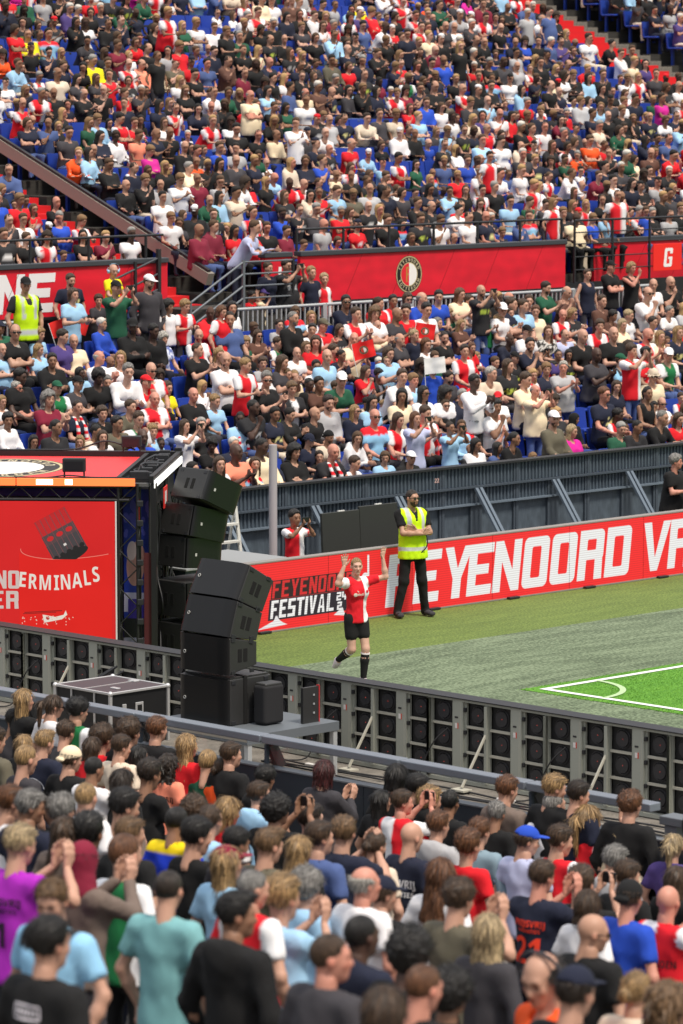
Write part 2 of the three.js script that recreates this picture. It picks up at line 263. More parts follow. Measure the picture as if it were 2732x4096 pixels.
function skeleton(kind, poseName) {
  return memo(`skel ${kind} ${poseName}`, () => {
    const K = KIN[kind], p = POSE[poseName], J = { K, p }, hy = p.sit ? 0.52 : 0.94;
    J.hip = V(0, hy, 0); const up = V(0, Math.cos(p.lean), Math.sin(p.lean)), fw = V(0, -Math.sin(p.lean), Math.cos(p.lean)), T = (x, y, z) => J.hip.clone().addScaledVector(up, y).addScaledVector(fw, z).add(V(x, 0, 0));
    J.T = T; J.neck = T(0, 0.53, -0.02); J.chest = T(0, 0.39, 0); J.waist = T(0, 0.2, 0.005);
    J.head = T(0, 0.53, -0.02).add(V(0, kind === 'c' ? 0.185 : 0.165, 0.035 + 0.05 * Math.sin(p.lean)));
    J.arm = {}; J.leg = {};
    for (const [s, k] of [[1, 'L'], [-1, 'R']]) {
      const S = T(s * K.sh, 0.475, -0.015), raised = p[k][1] > 0.7, W = V(...p[k]).add(J.hip);
      const hint = raised ? V(s * 1, -0.6, 0.5) : p.h === 0 ? V(s * 0.9, -0.8, 0.1) : V(s * 0.65, -0.75, -0.35);
      const [E, W2] = ik(S, W, 0.285, 0.255, hint);
      const dir = p.h === 0 ? W2.clone().sub(E).normalize().multiplyScalar(0.65).add(V(0, 0.15, -0.6)).normalize() : V(p.h[0] * s, p.h[1], p.h[2]).normalize();
      J.arm[k] = { S, E, W: W2, dir, s };
      const hx = s * K.hip;
      if (p.sit) J.leg[k] = { H: V(hx, hy, 0.02), N: V(s * 0.13, hy + 0.01, 0.43), A: V(s * 0.12, 0.09, 0.39), F: V(s * 0.14, 0.045, 0.53) };
      else if (p.run && s < 0) J.leg[k] = { H: V(hx, hy, 0), N: V(s * 0.08, 0.5, 0.02), A: V(s * 0.07, 0.3, -0.36), F: V(s * 0.07, 0.2, -0.44) };
      else if (p.run) J.leg[k] = { H: V(hx, hy, 0), N: V(s * 0.08, 0.51, 0.12), A: V(s * 0.07, 0.09, 0.08), F: V(s * 0.08, 0.04, 0.22) };
      else { const w = p.wide ? 1.9 : 1; J.leg[k] = { H: V(hx, hy, 0), N: V(s * (0.1 + 0.02 * w), 0.5, 0.02), A: V(s * 0.11 * w, 0.09, -0.03), F: V(s * (0.11 * w + 0.03), 0.04, 0.13) }; }
    }
    return J;
  });
}
function handLimbs(A, open, fine) {                                   // palm, four unequal bent fingers and a thumb
  const d = A.dir, s = A.s, side = Math.abs(d.y) > 0.5 ? V(0, 0, 1) : V(0, 1, 0); side.addScaledVector(d, -side.dot(d)).normalize();
  if (open) side.set(s > 0 ? -1 : 1, 0, 0.25).addScaledVector(d, -side.dot(d)).normalize();
  const pn = d.clone().cross(side).multiplyScalar(1), inw = open ? V(0, 0, 1) : V(-s, 0, 0.2), flip = pn.dot(inw) < 0 ? -1 : 1; pn.multiplyScalar(flip);
  const at = (a, b, c) => A.W.clone().addScaledVector(d, a).addScaledVector(side, b).addScaledVector(pn, c);
  const out = [limb(at(0, 0, 0), at(0.085, 0, 0), 0.027, 0.017, 0.04, 0.014, side)];
  if (!fine) return [...out, limb(at(0.085, 0, 0), at(0.16, 0, 0.02), 0.037, 0.013, 0.026, 0.011, side), round(at(0.03, 0.03, 0.01), at(0.085, 0.055, 0.025), 0.014, 0.011)];
  const cu = open ? 0.006 : 0.018;
  [[0.031, 0.07, 0.006], [0.01, 0.08, 0.0], [-0.011, 0.075, 0.0], [-0.031, 0.06, -0.004]].forEach(([b, l, e]) => {
    const sp_ = b * (open ? 1.5 : 1.15), m = at(0.085 + l * 0.5, lerp(b, sp_, 0.5), cu * 0.5), t = at(0.085 + l, sp_, cu * 1.9);
    out.push(round(at(0.075, b, 0), m, 0.0095, 0.009), round(m, t, 0.009, 0.0075));
  });
  const k1 = at(0.05, 0.052, 0.016); out.push(round(at(0.018, 0.024, 0.006), k1, 0.014, 0.011), round(k1, at(0.092, 0.068, 0.026), 0.011, 0.0085));
  return out;
}
const CELLB = [0.022, 0.031, 0.058, 0.012];
function bounds(J, pad) { const b = new THREE.Box3(); for (const k of 'LR') { for (const v of Object.values(J.arm[k])) if (v.isVector3 && v !== J.arm[k].dir) b.expandByPoint(v); b.expandByPoint(J.arm[k].W.clone().addScaledVector(J.arm[k].dir, 0.18)); for (const v of Object.values(J.leg[k])) b.expandByPoint(v); } b.expandByPoint(J.neck); b.expandByPoint(J.hip); return [b.min.clone().subScalar(pad).toArray(), b.max.clone().addScalar(pad).toArray()]; }
function white(g) { if (!g.attributes.color) g.setAttribute('color', new THREE.BufferAttribute(new Float32Array(g.attributes.position.count * 3).fill(1), 3)); return g; }
function limbsGeo(kind, pose, lod, legs) {                            // neck, shoulders, arms, hands and, under shorts, legs
  return memo(`limbs ${kind} ${pose} ${lod} ${legs}`, () => {
    const J = skeleton(kind, pose), fs = [round(J.neck.clone().add(V(0, -0.05, -0.01)), J.head.clone().add(V(0, -0.1, -0.03)), 0.056, 0.054), limb(J.T(-0.1, 0.46, -0.015), J.T(0.1, 0.46, -0.015), 0.055, 0.06, 0.055, 0.06, V(0, 1, 0)), limb(J.T(0, 0.1, 0), J.T(0, 0.42, 0), 0.11, 0.07, 0.12, 0.075)];
    const fine = lod === 0 || lod === 3, hands = [];
    for (const k of 'LR') {
      const A = J.arm[k]; fs.push(round(A.S, A.E, 0.046, 0.037), round(A.E, A.E.clone().lerp(A.W, 0.35), 0.037, 0.038), round(A.E.clone().lerp(A.W, 0.35), A.W, 0.038, 0.025));
      if (fine) hands.push(handLimbs(A, J.p.open, true)); else fs.push(...handLimbs(A, 0, false));
      if (legs) { const g = J.leg[k]; fs.push(round(g.H, g.N, 0.085, 0.056), round(g.N, g.N.clone().lerp(g.A, 0.35), 0.052, 0.056), round(g.N.clone().lerp(g.A, 0.35), g.A, 0.056, 0.036), limb(g.A.clone().add(V(0, -0.03, 0)), g.F, 0.04, 0.035, 0.045, 0.028)); }
    }
    const [lo, hi] = bounds(J, 0.12); if (!legs) lo[1] = Math.max(lo[1], Math.min(J.hip.y + 0.02, J.arm.L.W.y - 0.25, J.arm.R.W.y - 0.25));
    const out = [nets(blend(fs, 0.03), lo, hi, CELLB[lod])];
    for (const h of hands) { const c = h.length ? blend(h, 0.012) : null; const w = J.arm[h === hands[0] ? 'L' : 'R'], q = w.W.clone().addScaledVector(w.dir, 0.08); out.push(nets(c, q.clone().subScalar(0.13).toArray(), q.clone().addScalar(0.13).toArray(), lod === 3 ? 0.0052 : 0.009)); }
    return mergeGeometries(out.map((g) => { g.deleteAttribute('uv'); return white(g); }));
  });
}
function headMatrix(kind, pose, turn, tilt) { const J = skeleton(kind, pose), k = J.K.head; return new THREE.Matrix4().compose(J.head, new THREE.Quaternion().setFromEuler(new THREE.Euler(tilt, turn, 0, 'YXZ')), V(k, k, k)); }
function bodyGeo(kind, pose, lod, legs, turn, tilt) {
  return memo(`body ${kind} ${pose} ${lod} ${legs} ${turn.toFixed(2)} ${tilt.toFixed(2)}`, () => mergeGeometries([limbsGeo(kind, pose, lod, legs), headGeo(kind, lod).clone().applyMatrix4(headMatrix(kind, pose, turn, tilt))]));
}
function shirtField(kind, pose, style) {
  const J = skeleton(kind, pose), K = J.K, c = K.chest, w = K.waist, T = J.T, sit = J.p.sit, o = style === 'vest' ? 0.016 : 0;
  const low = sit ? 0.0 : kind === 'p' ? -0.045 : style === 'vest' ? -0.1 : style === 'long' || style === 'hood' ? -0.07 : -0.1;
  const fs = [limb(T(0, low, 0.005), T(0, 0.2, 0.012), 0.2 * (kind === 'p' ? 0.84 : Math.max(w, K.hip * 10)) + o, 0.148 * (kind === 'p' ? 0.86 : Math.max(1, w)) + o, 0.17 * w + o, 0.13 * w + o), limb(T(0, 0.2, 0.012), T(0, 0.38, 0.008), 0.168 * w + o, 0.126 * w + o, 0.182 * c + o, 0.13 * c + o), limb(T(0, 0.38, 0.008), T(0, 0.46, -0.008), 0.18 * c + o, 0.128 * c + o, 0.145 * c + o, 0.09 + o), limb(T(-K.sh + 0.02, 0.468, -0.012), T(K.sh - 0.02, 0.468, -0.012), 0.05 + o, 0.066 + o, 0.05 + o, 0.066 + o, V(0, 1, 0)), round(T(0, 0.52, -0.03), T(K.sh * 0.8, 0.475, -0.02), 0.045 + o, 0.048 + o), round(T(0, 0.52, -0.03), T(-K.sh * 0.8, 0.475, -0.02), 0.045 + o, 0.048 + o)];
  if (kind === 'f' || kind === 'p') fs.push(ell(T(0.075, 0.33, 0.09).toArray(), 0.07, 0.065, 0.055), ell(T(-0.075, 0.33, 0.09).toArray(), 0.07, 0.065, 0.055));
  if (kind === 'b') fs.push(ell(T(0, 0.13, 0.07).toArray(), 0.2, 0.19, 0.16));
  if (style === 'hood') fs.push(limb(T(-0.07, 0.54, -0.085), T(0.07, 0.54, -0.085), 0.045, 0.05, 0.045, 0.05), ell(T(0, 0.47, -0.12).toArray(), 0.1, 0.09, 0.045));
  const arms = {};
  for (const k of 'LR') {
    const A = J.arm[k];
    if (style === 'long' || style === 'hood') arms[k] = blend([round(A.S, A.E, 0.066, 0.053), round(A.E, A.E.clone().lerp(A.W, 0.93), 0.053, 0.04)], 0.03);
    else if (style === 'tee') arms[k] = round(A.S, A.S.clone().lerp(A.E, 0.6), 0.066, 0.062);
    if (arms[k]) fs.push(arms[k]);
  }
  const body = blend(fs, 0.05), hole = style === 'vest' ? limb(J.neck.clone().add(V(0, -0.14, 0.13)), J.neck.clone().add(V(0, 0.1, 0)), 0.03, 0.06, 0.075, 0.1) : style === 'tank' ? limb(J.neck.clone().add(V(0, -0.08, 0.05)), J.neck.clone().add(V(0, 0.1, 0)), 0.075, 0.08, 0.08, 0.08) : round(J.neck.clone().add(V(0, -0.03, 0.03)), J.neck.clone().add(V(0, 0.12, 0.03)), 0.06, 0.066), rest = style === 'hood' ? 0.02 : 0;
  const ends = style === 'tee' ? ['L', 'R'].map((k) => { const A = J.arm[k], d = A.E.clone().sub(A.S).normalize(), e = A.S.clone().lerp(A.E, 0.66); return (x, y, z) => { const q = (x - e.x) * d.x + (y - e.y) * d.y + (z - e.z) * d.z; return Math.max(q, Math.hypot(x - e.x, y - e.y, z - e.z) - 0.16) > 0 && Math.hypot(x - e.x, y - e.y, z - e.z) < 0.13 ? q : -1; }; }) : [];
  const hemY = J.hip.y + (sit ? -0.06 : low - 0.03);
  const f = (x, y, z) => {
    let d = body(x, y, z); if (d > 0.06) return d;
    d += 0.011 * noise(x * 11, y * 7, z * 11) + 0.006 * noise(x * 26, y * 15, z * 24);
    d = Math.max(d, -hole(x, y, z), hemY - y);
    for (const e of ends) d = Math.max(d, e(x, y, z)); return d;
  };
  return { f, arms, J };
}
const C3 = { R: srgb('#d80f22'), W: [0.8, 0.8, 0.82], K: [0.015, 0.015, 0.018], G: srgb('#0d6b3a'), LB: srgb('#8fc3e6'), N: srgb('#1b2340'), SV: [0.5, 0.52, 0.52], HV: srgb('#c8f000') };
function shirtGeo(kind, pose, lod, style, pattern) {
  return memo(`shirt ${kind} ${pose} ${lod} ${style} ${pattern}`, () => {
    const g = pattern === 'plain' ? null : shirtGeo(kind, pose, lod, style, 'plain').clone(), { f, arms, J } = shirtField(kind, pose, style);
    if (!g) { const [lo, hi] = bounds(J, 0.16); lo[1] = J.hip.y - 0.2; hi[1] = Math.max(J.neck.y + 0.12, J.arm.L.E.y + 0.1, J.arm.R.E.y + 0.1, style !== 'tee' ? J.arm.L.W.y + 0.06 : 0, style !== 'tee' ? J.arm.R.W.y + 0.06 : 0); return nets(f, lo, hi, [0.028, 0.04, 0.078, 0.0125][lod]); }
    const p = g.attributes.position, c = new Float32Array(p.count * 3), iup = J.T(0, 1, 0).sub(J.hip);
    for (let i = 0; i < p.count; i++) {
      const x = p.getX(i), y = p.getY(i), z = p.getZ(i), aL = arms.L ? arms.L(x, y, z) : 1, aR = arms.R ? arms.R(x, y, z) : 1;
      const far = (k) => V(x, y, z).distanceTo(J.arm[k].S) > 0.04 && Math.abs(x) > J.K.sh - 0.01, sl = aL < 0.018 && x > 0 && far('L') ? 'L' : aR < 0.018 && x < 0 && far('R') ? 'R' : 0, h = V(x, y, z).sub(J.hip).dot(iup);
      let q = C3.W;
      if (pattern === 'rw') q = sl === 'L' ? C3.R : sl === 'R' ? C3.W : x < (kind === 'p' ? 0.05 : 0.012) ? C3.R : C3.W;
      else if (pattern === 'rsw') q = sl ? C3.W : C3.R;
      else if (pattern === 'gw') q = sl ? C3.W : Math.abs(x) < 0.11 ? C3.G : C3.W;
      else if (pattern === 'lbr') q = h > 0.44 ? C3.R : C3.LB;
      else if (pattern === 'lbk') q = h > 0.44 && Math.abs(x) > 0.07 && !sl && Math.abs(x) < 0.17 ? C3.K : C3.LB;
      else if (pattern === 'kw') q = Math.abs(x) < 0.05 && z > 0 ? C3.W : C3.K;
      else if (pattern === 'kr') q = Math.abs(Math.abs(x) - 0.07) < 0.025 && z > 0 ? C3.R : C3.K;
      else if (pattern === 'str') q = Math.sin(x * 95) > 0 ? C3.W : [0.16, 0.22, 0.45];
      else if (pattern === 'flo') q = noise(x * 26, y * 26, z * 26) > 0.02 ? [0.62, 0.66, 0.78] : [0.12, 0.16, 0.4];
      else if (pattern === 'leo') q = noise(x * 34, y * 34, z * 34) > 0.05 ? [0.7, 0.68, 0.64] : [0.03, 0.03, 0.03];
      else if (pattern === 'by') q = h > 0.47 ? srgb('#e6c900') : srgb('#1038c8');
      else if (pattern[0] === 'e') { const e = { ek: [C3.K, [0.7, 0.7, 0.7]], en: [CLOTH.N[0], [0.75, 0.7, 0.3]], ew: [C3.W, [0.08, 0.1, 0.2]], er: [CLOTH.R[0], C3.W], el: [CLOTH.L[0], [0.85, 0.85, 0.9]], ey: [C3.K, [0.6, 0.75, 0.1]] }[pattern]; q = z > 0 && Math.abs(x) < 0.11 && h > 0.27 && h < 0.36 && noise(x * 60, y * 50, 3) > -0.12 ? e[1] : e[0]; }
      else if (pattern === 'hv') q = h > -0.02 + 0.0 && h < 0.035 ? C3.SV : Math.abs(Math.abs(x) - 0.105) < 0.026 && h > 0.2 ? C3.SV : C3.HV;
      c.set(q, i * 3);
    }
    g.setAttribute('color', new THREE.BufferAttribute(c, 3)); return g;
  });
}
function trouserGeo(kind, pose, lod, short) {
  return memo(`trousers ${kind} ${pose} ${lod} ${short}`, () => {
    const J = skeleton(kind, pose), sit = J.p.sit, fs = [limb(J.hip.clone().add(V(0, 0.02, 0)), J.hip.clone().add(V(0, -0.06, sit ? 0.03 : 0)), 0.142 * Math.max(1, J.K.waist * 0.95), 0.1, 0.155 * Math.max(1, J.K.waist * 0.9), 0.108)];
    for (const k of 'LR') { const g = J.leg[k]; if (short) fs.push(round(g.H, g.H.clone().lerp(g.N, J.p.run ? 0.56 : 0.72), 0.09, 0.088)); else fs.push(round(g.H, g.N, 0.088, 0.072), round(g.N, g.A, 0.07, 0.056), limb(g.A.clone().add(V(0, -0.035, 0)), g.F, 0.045, 0.036, 0.05, 0.032)); }
    const b = blend(fs, 0.035), [lo, hi] = bounds(J, 0.15); hi[1] = J.hip.y + 0.2;
    return nets((x, y, z) => b(x, y, z) + 0.008 * noise(x * 13, y * 9, z * 13), lo, hi, [0.06, 0.055, 0.09, 0.014][lod]);
  });
}
function extraGeo(kind, pose, what) {
  return memo(`extra ${kind} ${pose} ${what}`, () => {
    const J = skeleton(kind, pose), [lo, hi] = bounds(J, 0.12);
    if (what === 'shoes') return nets(blend(['L', 'R'].map((k) => { const g = J.leg[k]; return blend([limb(g.A.clone().add(V(0, -0.035, -0.01)), g.F.clone().add(V(0, 0.002, 0.01)), 0.046, 0.042, 0.05, 0.034), round(g.A.clone().add(V(0, 0, -0.01)), g.A.clone().add(V(0, -0.04, -0.02)), 0.046, 0.045)], 0.03); }), 0.01), lo, [hi[0], 0.6, hi[2]], 0.013);
    if (what === 'socks') return nets(blend(['L', 'R'].map((k) => { const g = J.leg[k], n = g.N.clone().lerp(g.A, 0.14), m = g.N.clone().lerp(g.A, 0.38); return blend([round(n, m, 0.056, 0.061), round(m, g.A, 0.061, 0.042)], 0.02); }), 0.005), lo, [hi[0], 0.6, hi[2]], 0.013);
    if (what === 'sockbands') return join(['L', 'R'].map((k) => { const g = J.leg[k]; return bar(g.N.clone().lerp(g.A, 0.13), g.N.clone().lerp(g.A, 0.175), 0.0655, 0.0665, 18); }));
    if (what === 'scarf') { const n = J.neck; const a = blend([round(n.clone().add(V(-0.075, -0.01, 0)), n.clone().add(V(0.075, -0.01, 0)), 0.03), round(n.clone().add(V(-0.07, -0.01, 0.03)), n.clone().add(V(-0.085, -0.16, 0.125)), 0.032, 0.026), round(n.clone().add(V(-0.085, -0.16, 0.125)), n.clone().add(V(-0.09, -0.38, 0.15)), 0.034, 0.034), round(n.clone().add(V(0.07, -0.01, 0.03)), n.clone().add(V(0.085, -0.16, 0.125)), 0.032, 0.026), round(n.clone().add(V(0.085, -0.16, 0.125)), n.clone().add(V(0.09, -0.36, 0.15)), 0.034, 0.034)], 0.01), s = ['scarf'];
      const g = nets((x, y, z) => Math.max(a(x, y, z), -round(n, n.clone().add(V(0, 0.1, 0)), 0.055)(x, y, z)), n.clone().add(V(-0.2, -0.5, -0.12)).toArray(), n.clone().add(V(0.2, 0.1, 0.25)).toArray(), 0.018), p = g.attributes.position, c = new Float32Array(p.count * 3);
      for (let i = 0; i < p.count; i++) c.set(Math.sin((n.y - p.getY(i)) * 60) > 0 ? C3.R : C3.W, i * 3);
      g.setAttribute('color', new THREE.BufferAttribute(c, 3)); return g; }
  });
}
// -- wardrobe
const SKIN = { a: [0.52, 0.29, 0.205], b: [0.45, 0.25, 0.17], c: [0.6, 0.36, 0.27], d: [0.28, 0.145, 0.088], e: [0.075, 0.038, 0.026], r: [0.56, 0.25, 0.18] };
const HAIR = { k: [[0.012, 0.01, 0.009], 'black'], b: [[0.078, 0.044, 0.024], 'brown'], d: [[0.032, 0.02, 0.013], 'dark brown'], y: [[0.4, 0.25, 0.11], 'blond'], l: [[0.52, 0.39, 0.22], 'light blond'], g: [[0.26, 0.25, 0.235], 'grey'], w: [[0.55, 0.52, 0.47], 'white'], r: [[0.16, 0.066, 0.028], 'ginger'], m: [[0.07, 0.012, 0.012], 'dark red'], t: [[0.2, 0.115, 0.055], 'light brown'] };
const CLOTH = { K: ['#0d0d0f', 'black'], N: ['#141a30', 'navy'], W: ['#e6e4e6', 'white'], R: ['#d4101f', 'red'], G: ['#a9a9ac', 'light grey'], D: ['#38363b', 'dark grey'], B: ['#1f49b8', 'blue'], L: ['#9cc6e6', 'light blue'], S: ['#46598a', 'slate blue'], E: ['#d6c6b2', 'beige'], C: ['#ecd9b8', 'cream'], V: ['#17523a', 'green'], Y: ['#eede10', 'yellow'], O: ['#f5581c', 'orange'], A: ['#f08c70', 'coral'], P: ['#d41f96', 'pink'], M: ['#7a1430', 'maroon'], U: ['#4a3a78', 'purple'], F: ['#5e594a', 'olive'], T: ['#74a8ac', 'teal'], H: ['#6e6058', 'taupe'], X: ['#a722b4', 'magenta'], I: ['#7d93a0', 'grey blue'], Z: ['#5a3b30', 'brown'], J: ['#b6bcdc', 'pale lavender'] };
const PATT = { rw: 'red-white halved', rsw: 'red white-sleeved', gw: 'green-white', lbr: 'light-blue red-shouldered', lbk: 'light-blue black-trimmed', kw: 'black-white', kr: 'black red-trimmed', str: 'blue-white striped', flo: 'blue floral', leo: 'black-white printed', by: 'blue-yellow', ek: 'printed black', en: 'printed navy', ew: 'printed white', er: 'printed red', el: 'printed light-blue', ey: 'black yellow-printed', hv: 'fluorescent yellow' };
for (const k in CLOTH) CLOTH[k][0] = srgb(CLOTH[k][0]);
const fabric = (k) => mat('cloth_' + CLOTH[k][1].replace(/ /g, '_'), CLOTH[k][0], 0.92);
const printed = () => mat('cloth_patterned', [1, 1, 1], 0.9, { vertexColors: true });
const skinMat = (k) => mat('skin_' + k, SKIN[k], 0.55, { vertexColors: true });
const hairMat = (k) => mat('hair_' + HAIR[k][1].replace(/ /g, '_'), HAIR[k][0].map((v) => v * 1.4), 0.5, { vertexColors: true, map: strandTex, bumpMap: strandBump, bumpScale: 0.006 });
const STYLE = { s: 'short', q: 'quiff', p: 'mop', z: 'buzz', f: 'fringe', h: 'thin', o: 'bob', l: 'long', v: 'verylong', c: 'curly', C: 'curlylong', t: 'pony', n: 'bun', u: 'topbun', k: 'slick', x: null };
const HWORD = { s: 'short', q: 'swept', p: 'tousled', z: 'cropped', f: 'balding', h: 'thinning', o: 'bobbed', l: 'long', v: 'very long', c: 'curly', C: 'long curly', t: 'ponytailed', n: 'bunned', u: 'top knotted', k: 'tied back' };
const people = [];
/* o: lod, kind, pose, pos, yaw, s (scale), cloth (key, pattern, style), trousers key, shorts, skin, hair ('sb' = short brown, 'x' = bald,
   'cap:K' etc.), turn, tilt, glasses, beard, scarf */
function person(o) {
  const { lod, kind, pose } = o, g = new THREE.Group(); g.name = numbered('person'); g.position.copy(o.pos); g.rotation.y = o.yaw; g.scale.set(o.s * (o.wide ?? 1), o.s, o.s * (o.wide ?? 1)); scene.add(g);
  const turn = Math.round((o.turn ?? 0) / 0.3) * 0.3, tilt = Math.round((o.tilt ?? 0) / 0.15) * 0.15, M = headMatrix(kind, pose, turn, tilt), legs = o.shorts ? 1 : 0;
  const body = part(g, 'body', bodyGeo(kind, pose, lod, legs, turn, tilt), skinMat(o.skin ?? 'a'));
  const sm = o.pattern ? printed() : fabric(o.cloth), shirt = part(g, o.style === 'hood' ? 'hooded_top' : o.style === 'long' ? 'jacket' : 'shirt', shirtGeo(kind, pose, lod, o.style, o.pattern ?? 'plain'), sm);
  if (o.vest) part(g, 'vest', shirtGeo(kind, pose, lod, 'vest', 'hv'), printed());
  part(g, o.shorts ? 'shorts' : 'trousers', trouserGeo(kind, pose, lod, legs), fabric(o.legs ?? 'N'));
  const put = (m) => { m.applyMatrix4(M); return m; };
  let hw = 'bald';
  const [hs, hat] = (o.hair ?? 'sb').split(':');
  if (STYLE[hs[0]]) { if (!hat) put(part(g, 'hair', hairGeo(STYLE[hs[0]], lod), hairMat(hs[1]))); else put(part(g, 'hair', hairGeo(/[lvtC]/.test(hs[0]) ? (hs[0] === 't' ? 'tuft' : 'long') : 'fringe', lod), hairMat(hs[1]))); hw = HWORD[hs[0]] + ' ' + HAIR[hs[1]][1].replace(' ', '-') + ' hair'; }
  if (hat) { const [st, col] = [hat.slice(0, -1), hat.slice(-1)], nm = { cap: 'cap', capback: 'cap', bucket: 'bucket_hat', hijab: 'headscarf', headset: 'ear_defenders' }[st]; put(part(g, nm, hairGeo(st, lod), fabric(col))); hw = CLOTH[col][1] + ' ' + nm.replace('_', ' '); }
  if (o.beard) put(part(g, 'beard', hairGeo('beard', lod), hairMat(o.beard)));
  if (o.glasses) put(part(g, 'glasses', glassesGeo(), mat('dark_lens', [0.012, 0.012, 0.014], 0.2)));
  if (o.scarf) part(g, 'scarf', extraGeo(kind, pose, 'scarf'), printed());
  o.group3 = g; o.words = `${o.pattern ? PATT[o.pattern] : CLOTH[o.cloth][1].replace(' ', '-')} ${o.style === 'hood' ? 'hoodie' : o.style === 'long' ? 'jacket' : o.style === 'tank' ? 'vest top' : 'shirt'}`; o.hw = hw;
  people.push(o); return g;
}
function printOn(o, tex, w, h, u, v, back = true) {                   // a print that follows the cloth of a shirt, drawn from a canvas
  const { f, J } = shirtField(o.kind, o.pose, o.style), N = 12, M = 10, pos = [], uv = [], idx = [];
  for (let j = 0; j <= M; j++) for (let i = 0; i <= N; i++) {
    const x = (i / N - 0.5) * w + u, y = J.hip.y + v + (0.5 - j / M) * h, s = back ? -1 : 1; let z = s * 0.4;
    for (let k = 0; k < 60; k++) { const d = f(x, y, z); if (d < 0.004) break; z -= s * Math.max(0.003, d * 0.6); if (z * s < -0.1) break; }
    pos.push(x, y, z + s * 0.006); uv.push(back ? 1 - i / N : i / N, 1 - j / M);
  }
  for (let j = 0; j < M; j++) for (let i = 0; i < N; i++) { const a = j * (N + 1) + i, b = a + 1, c = a + N + 1, d = c + 1; back ? idx.push(a, b, c, b, d, c) : idx.push(a, c, b, b, c, d); }
  const g = new THREE.BufferGeometry(); g.setAttribute('position', new THREE.Float32BufferAttribute(pos, 3)); g.setAttribute('uv', new THREE.Float32BufferAttribute(uv, 2)); g.setIndex(idx); g.computeVertexNormals();
  const m = new THREE.MeshStandardMaterial({ map: tex, transparent: true, alphaTest: 0.4, roughness: 0.85, side: THREE.DoubleSide }); m.name = 'shirt_print';
  part(o.group3, 'shirt_print', g, m);
}
// ---------------------------------------------------------------- ground, turf, pitch
function sheet(name, x0, x1, z0, z1, y, material, tile) {              // a flat sheet in plan coordinates, uv in metres
  const g = new THREE.PlaneGeometry(x1 - x0, z1 - z0, 1, 1).rotateX(-Math.PI / 2), u = g.attributes.uv;
  for (let i = 0; i < u.count; i++) u.setXY(i, u.getX(i) * (x1 - x0) / tile, u.getY(i) * (z1 - z0) / tile);
  return solo(name, g, material, null, null, P((x0 + x1) / 2, y, (z0 + z1) / 2), TH, null, 'structure');
}
const turfTex = (base, dark, light, patch) => noiseTex(1024, (i, j) => {
  const t = 2 * Math.PI / 1024, a = noise(i * 0.17, j * 0.26, 3) * 1.5 + noise(i * 0.4, j * 0.5, 8) * 1.0 + (rnd() - 0.5) * 0.5, ci = Math.cos(i * t), si = Math.sin(i * t), cj = Math.cos(j * t), sj = Math.sin(j * t);
  const p = noise(ci * 1.5, cj * 5, sj * 5 + si * 1.5) + 0.7 * noise(cj * 11, sj * 11, ci * 2.5 + 4) + 0.4 * noise(cj * 24, sj * 24, si * 5);
  const k = a + p * patch; return [0, 1, 2].map((c) => (k < 0 ? lerp(base[c], dark[c], Math.min(1, -k)) : lerp(base[c], light[c], Math.min(1, k))));
});
const hexf = (h) => { const c = parseInt(h.slice(1), 16); return [(c >> 16) / 255, ((c >> 8) & 255) / 255, (c & 255) / 255]; };
const concreteTex = noiseTex(256, (i, j) => { const v = 0.58 + 0.1 * noise(i * 0.03, j * 0.03, 1) + 0.08 * noise(i * 0.2, j * 0.2, 5) + (rnd() - 0.5) * 0.08; return [v, v * 0.97, v * 0.93]; });
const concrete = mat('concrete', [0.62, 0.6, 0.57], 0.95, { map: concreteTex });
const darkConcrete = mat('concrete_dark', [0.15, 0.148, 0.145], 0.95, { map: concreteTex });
sheet('ground', -80, 120, -90, 80, -0.012, concrete, 1.5);
const olive = mat('turf_olive', [1, 1, 1], 0.95, { map: turfTex(hexf('#5d7030'), hexf('#475822'), hexf('#74873e'), 0.35) });
const greyTurf = mat('turf_grey', [1, 1, 1], 0.95, { map: turfTex(hexf('#627156'), hexf('#3f4b36'), hexf('#7e8c70'), 0.6) });
const green = mat('pitch_green', [1, 1, 1], 0.95, { map: turfTex(hexf('#4f881d'), hexf('#3c6e14'), hexf('#6c9e34'), 0.5) });
sheet('artificial_turf', NEAR + 0.1, 40, -0.4, 2.45, -0.004, olive, 7);
sheet('turf_margin', NEAR + 0.1, 40, 2.45, 40, 0, greyTurf, 9);
sheet('pitch', -4.86, 40, 5.88, 40, 0.005, green, 7);
const lineMat = mat('line_paint', [0.74, 0.76, 0.72], 0.9);
sheet('goal_line', -4.7, 40, 6.05, 6.15, 0.013, lineMat, 1); sheet('touch_line', -4.7, -4.6, 6.15, 40, 0.013, lineMat, 1);
{ const g = new THREE.RingGeometry(0.95, 1.03, 24, 1, 0, Math.PI / 2).rotateX(-Math.PI / 2).rotateY(-Math.PI / 2); solo('corner_arc', g, mat('line_paint_thin', [0.4, 0.55, 0.3], 0.9), null, null, P(-4.65, 0.014, 6.1), TH, null, 'structure'); }
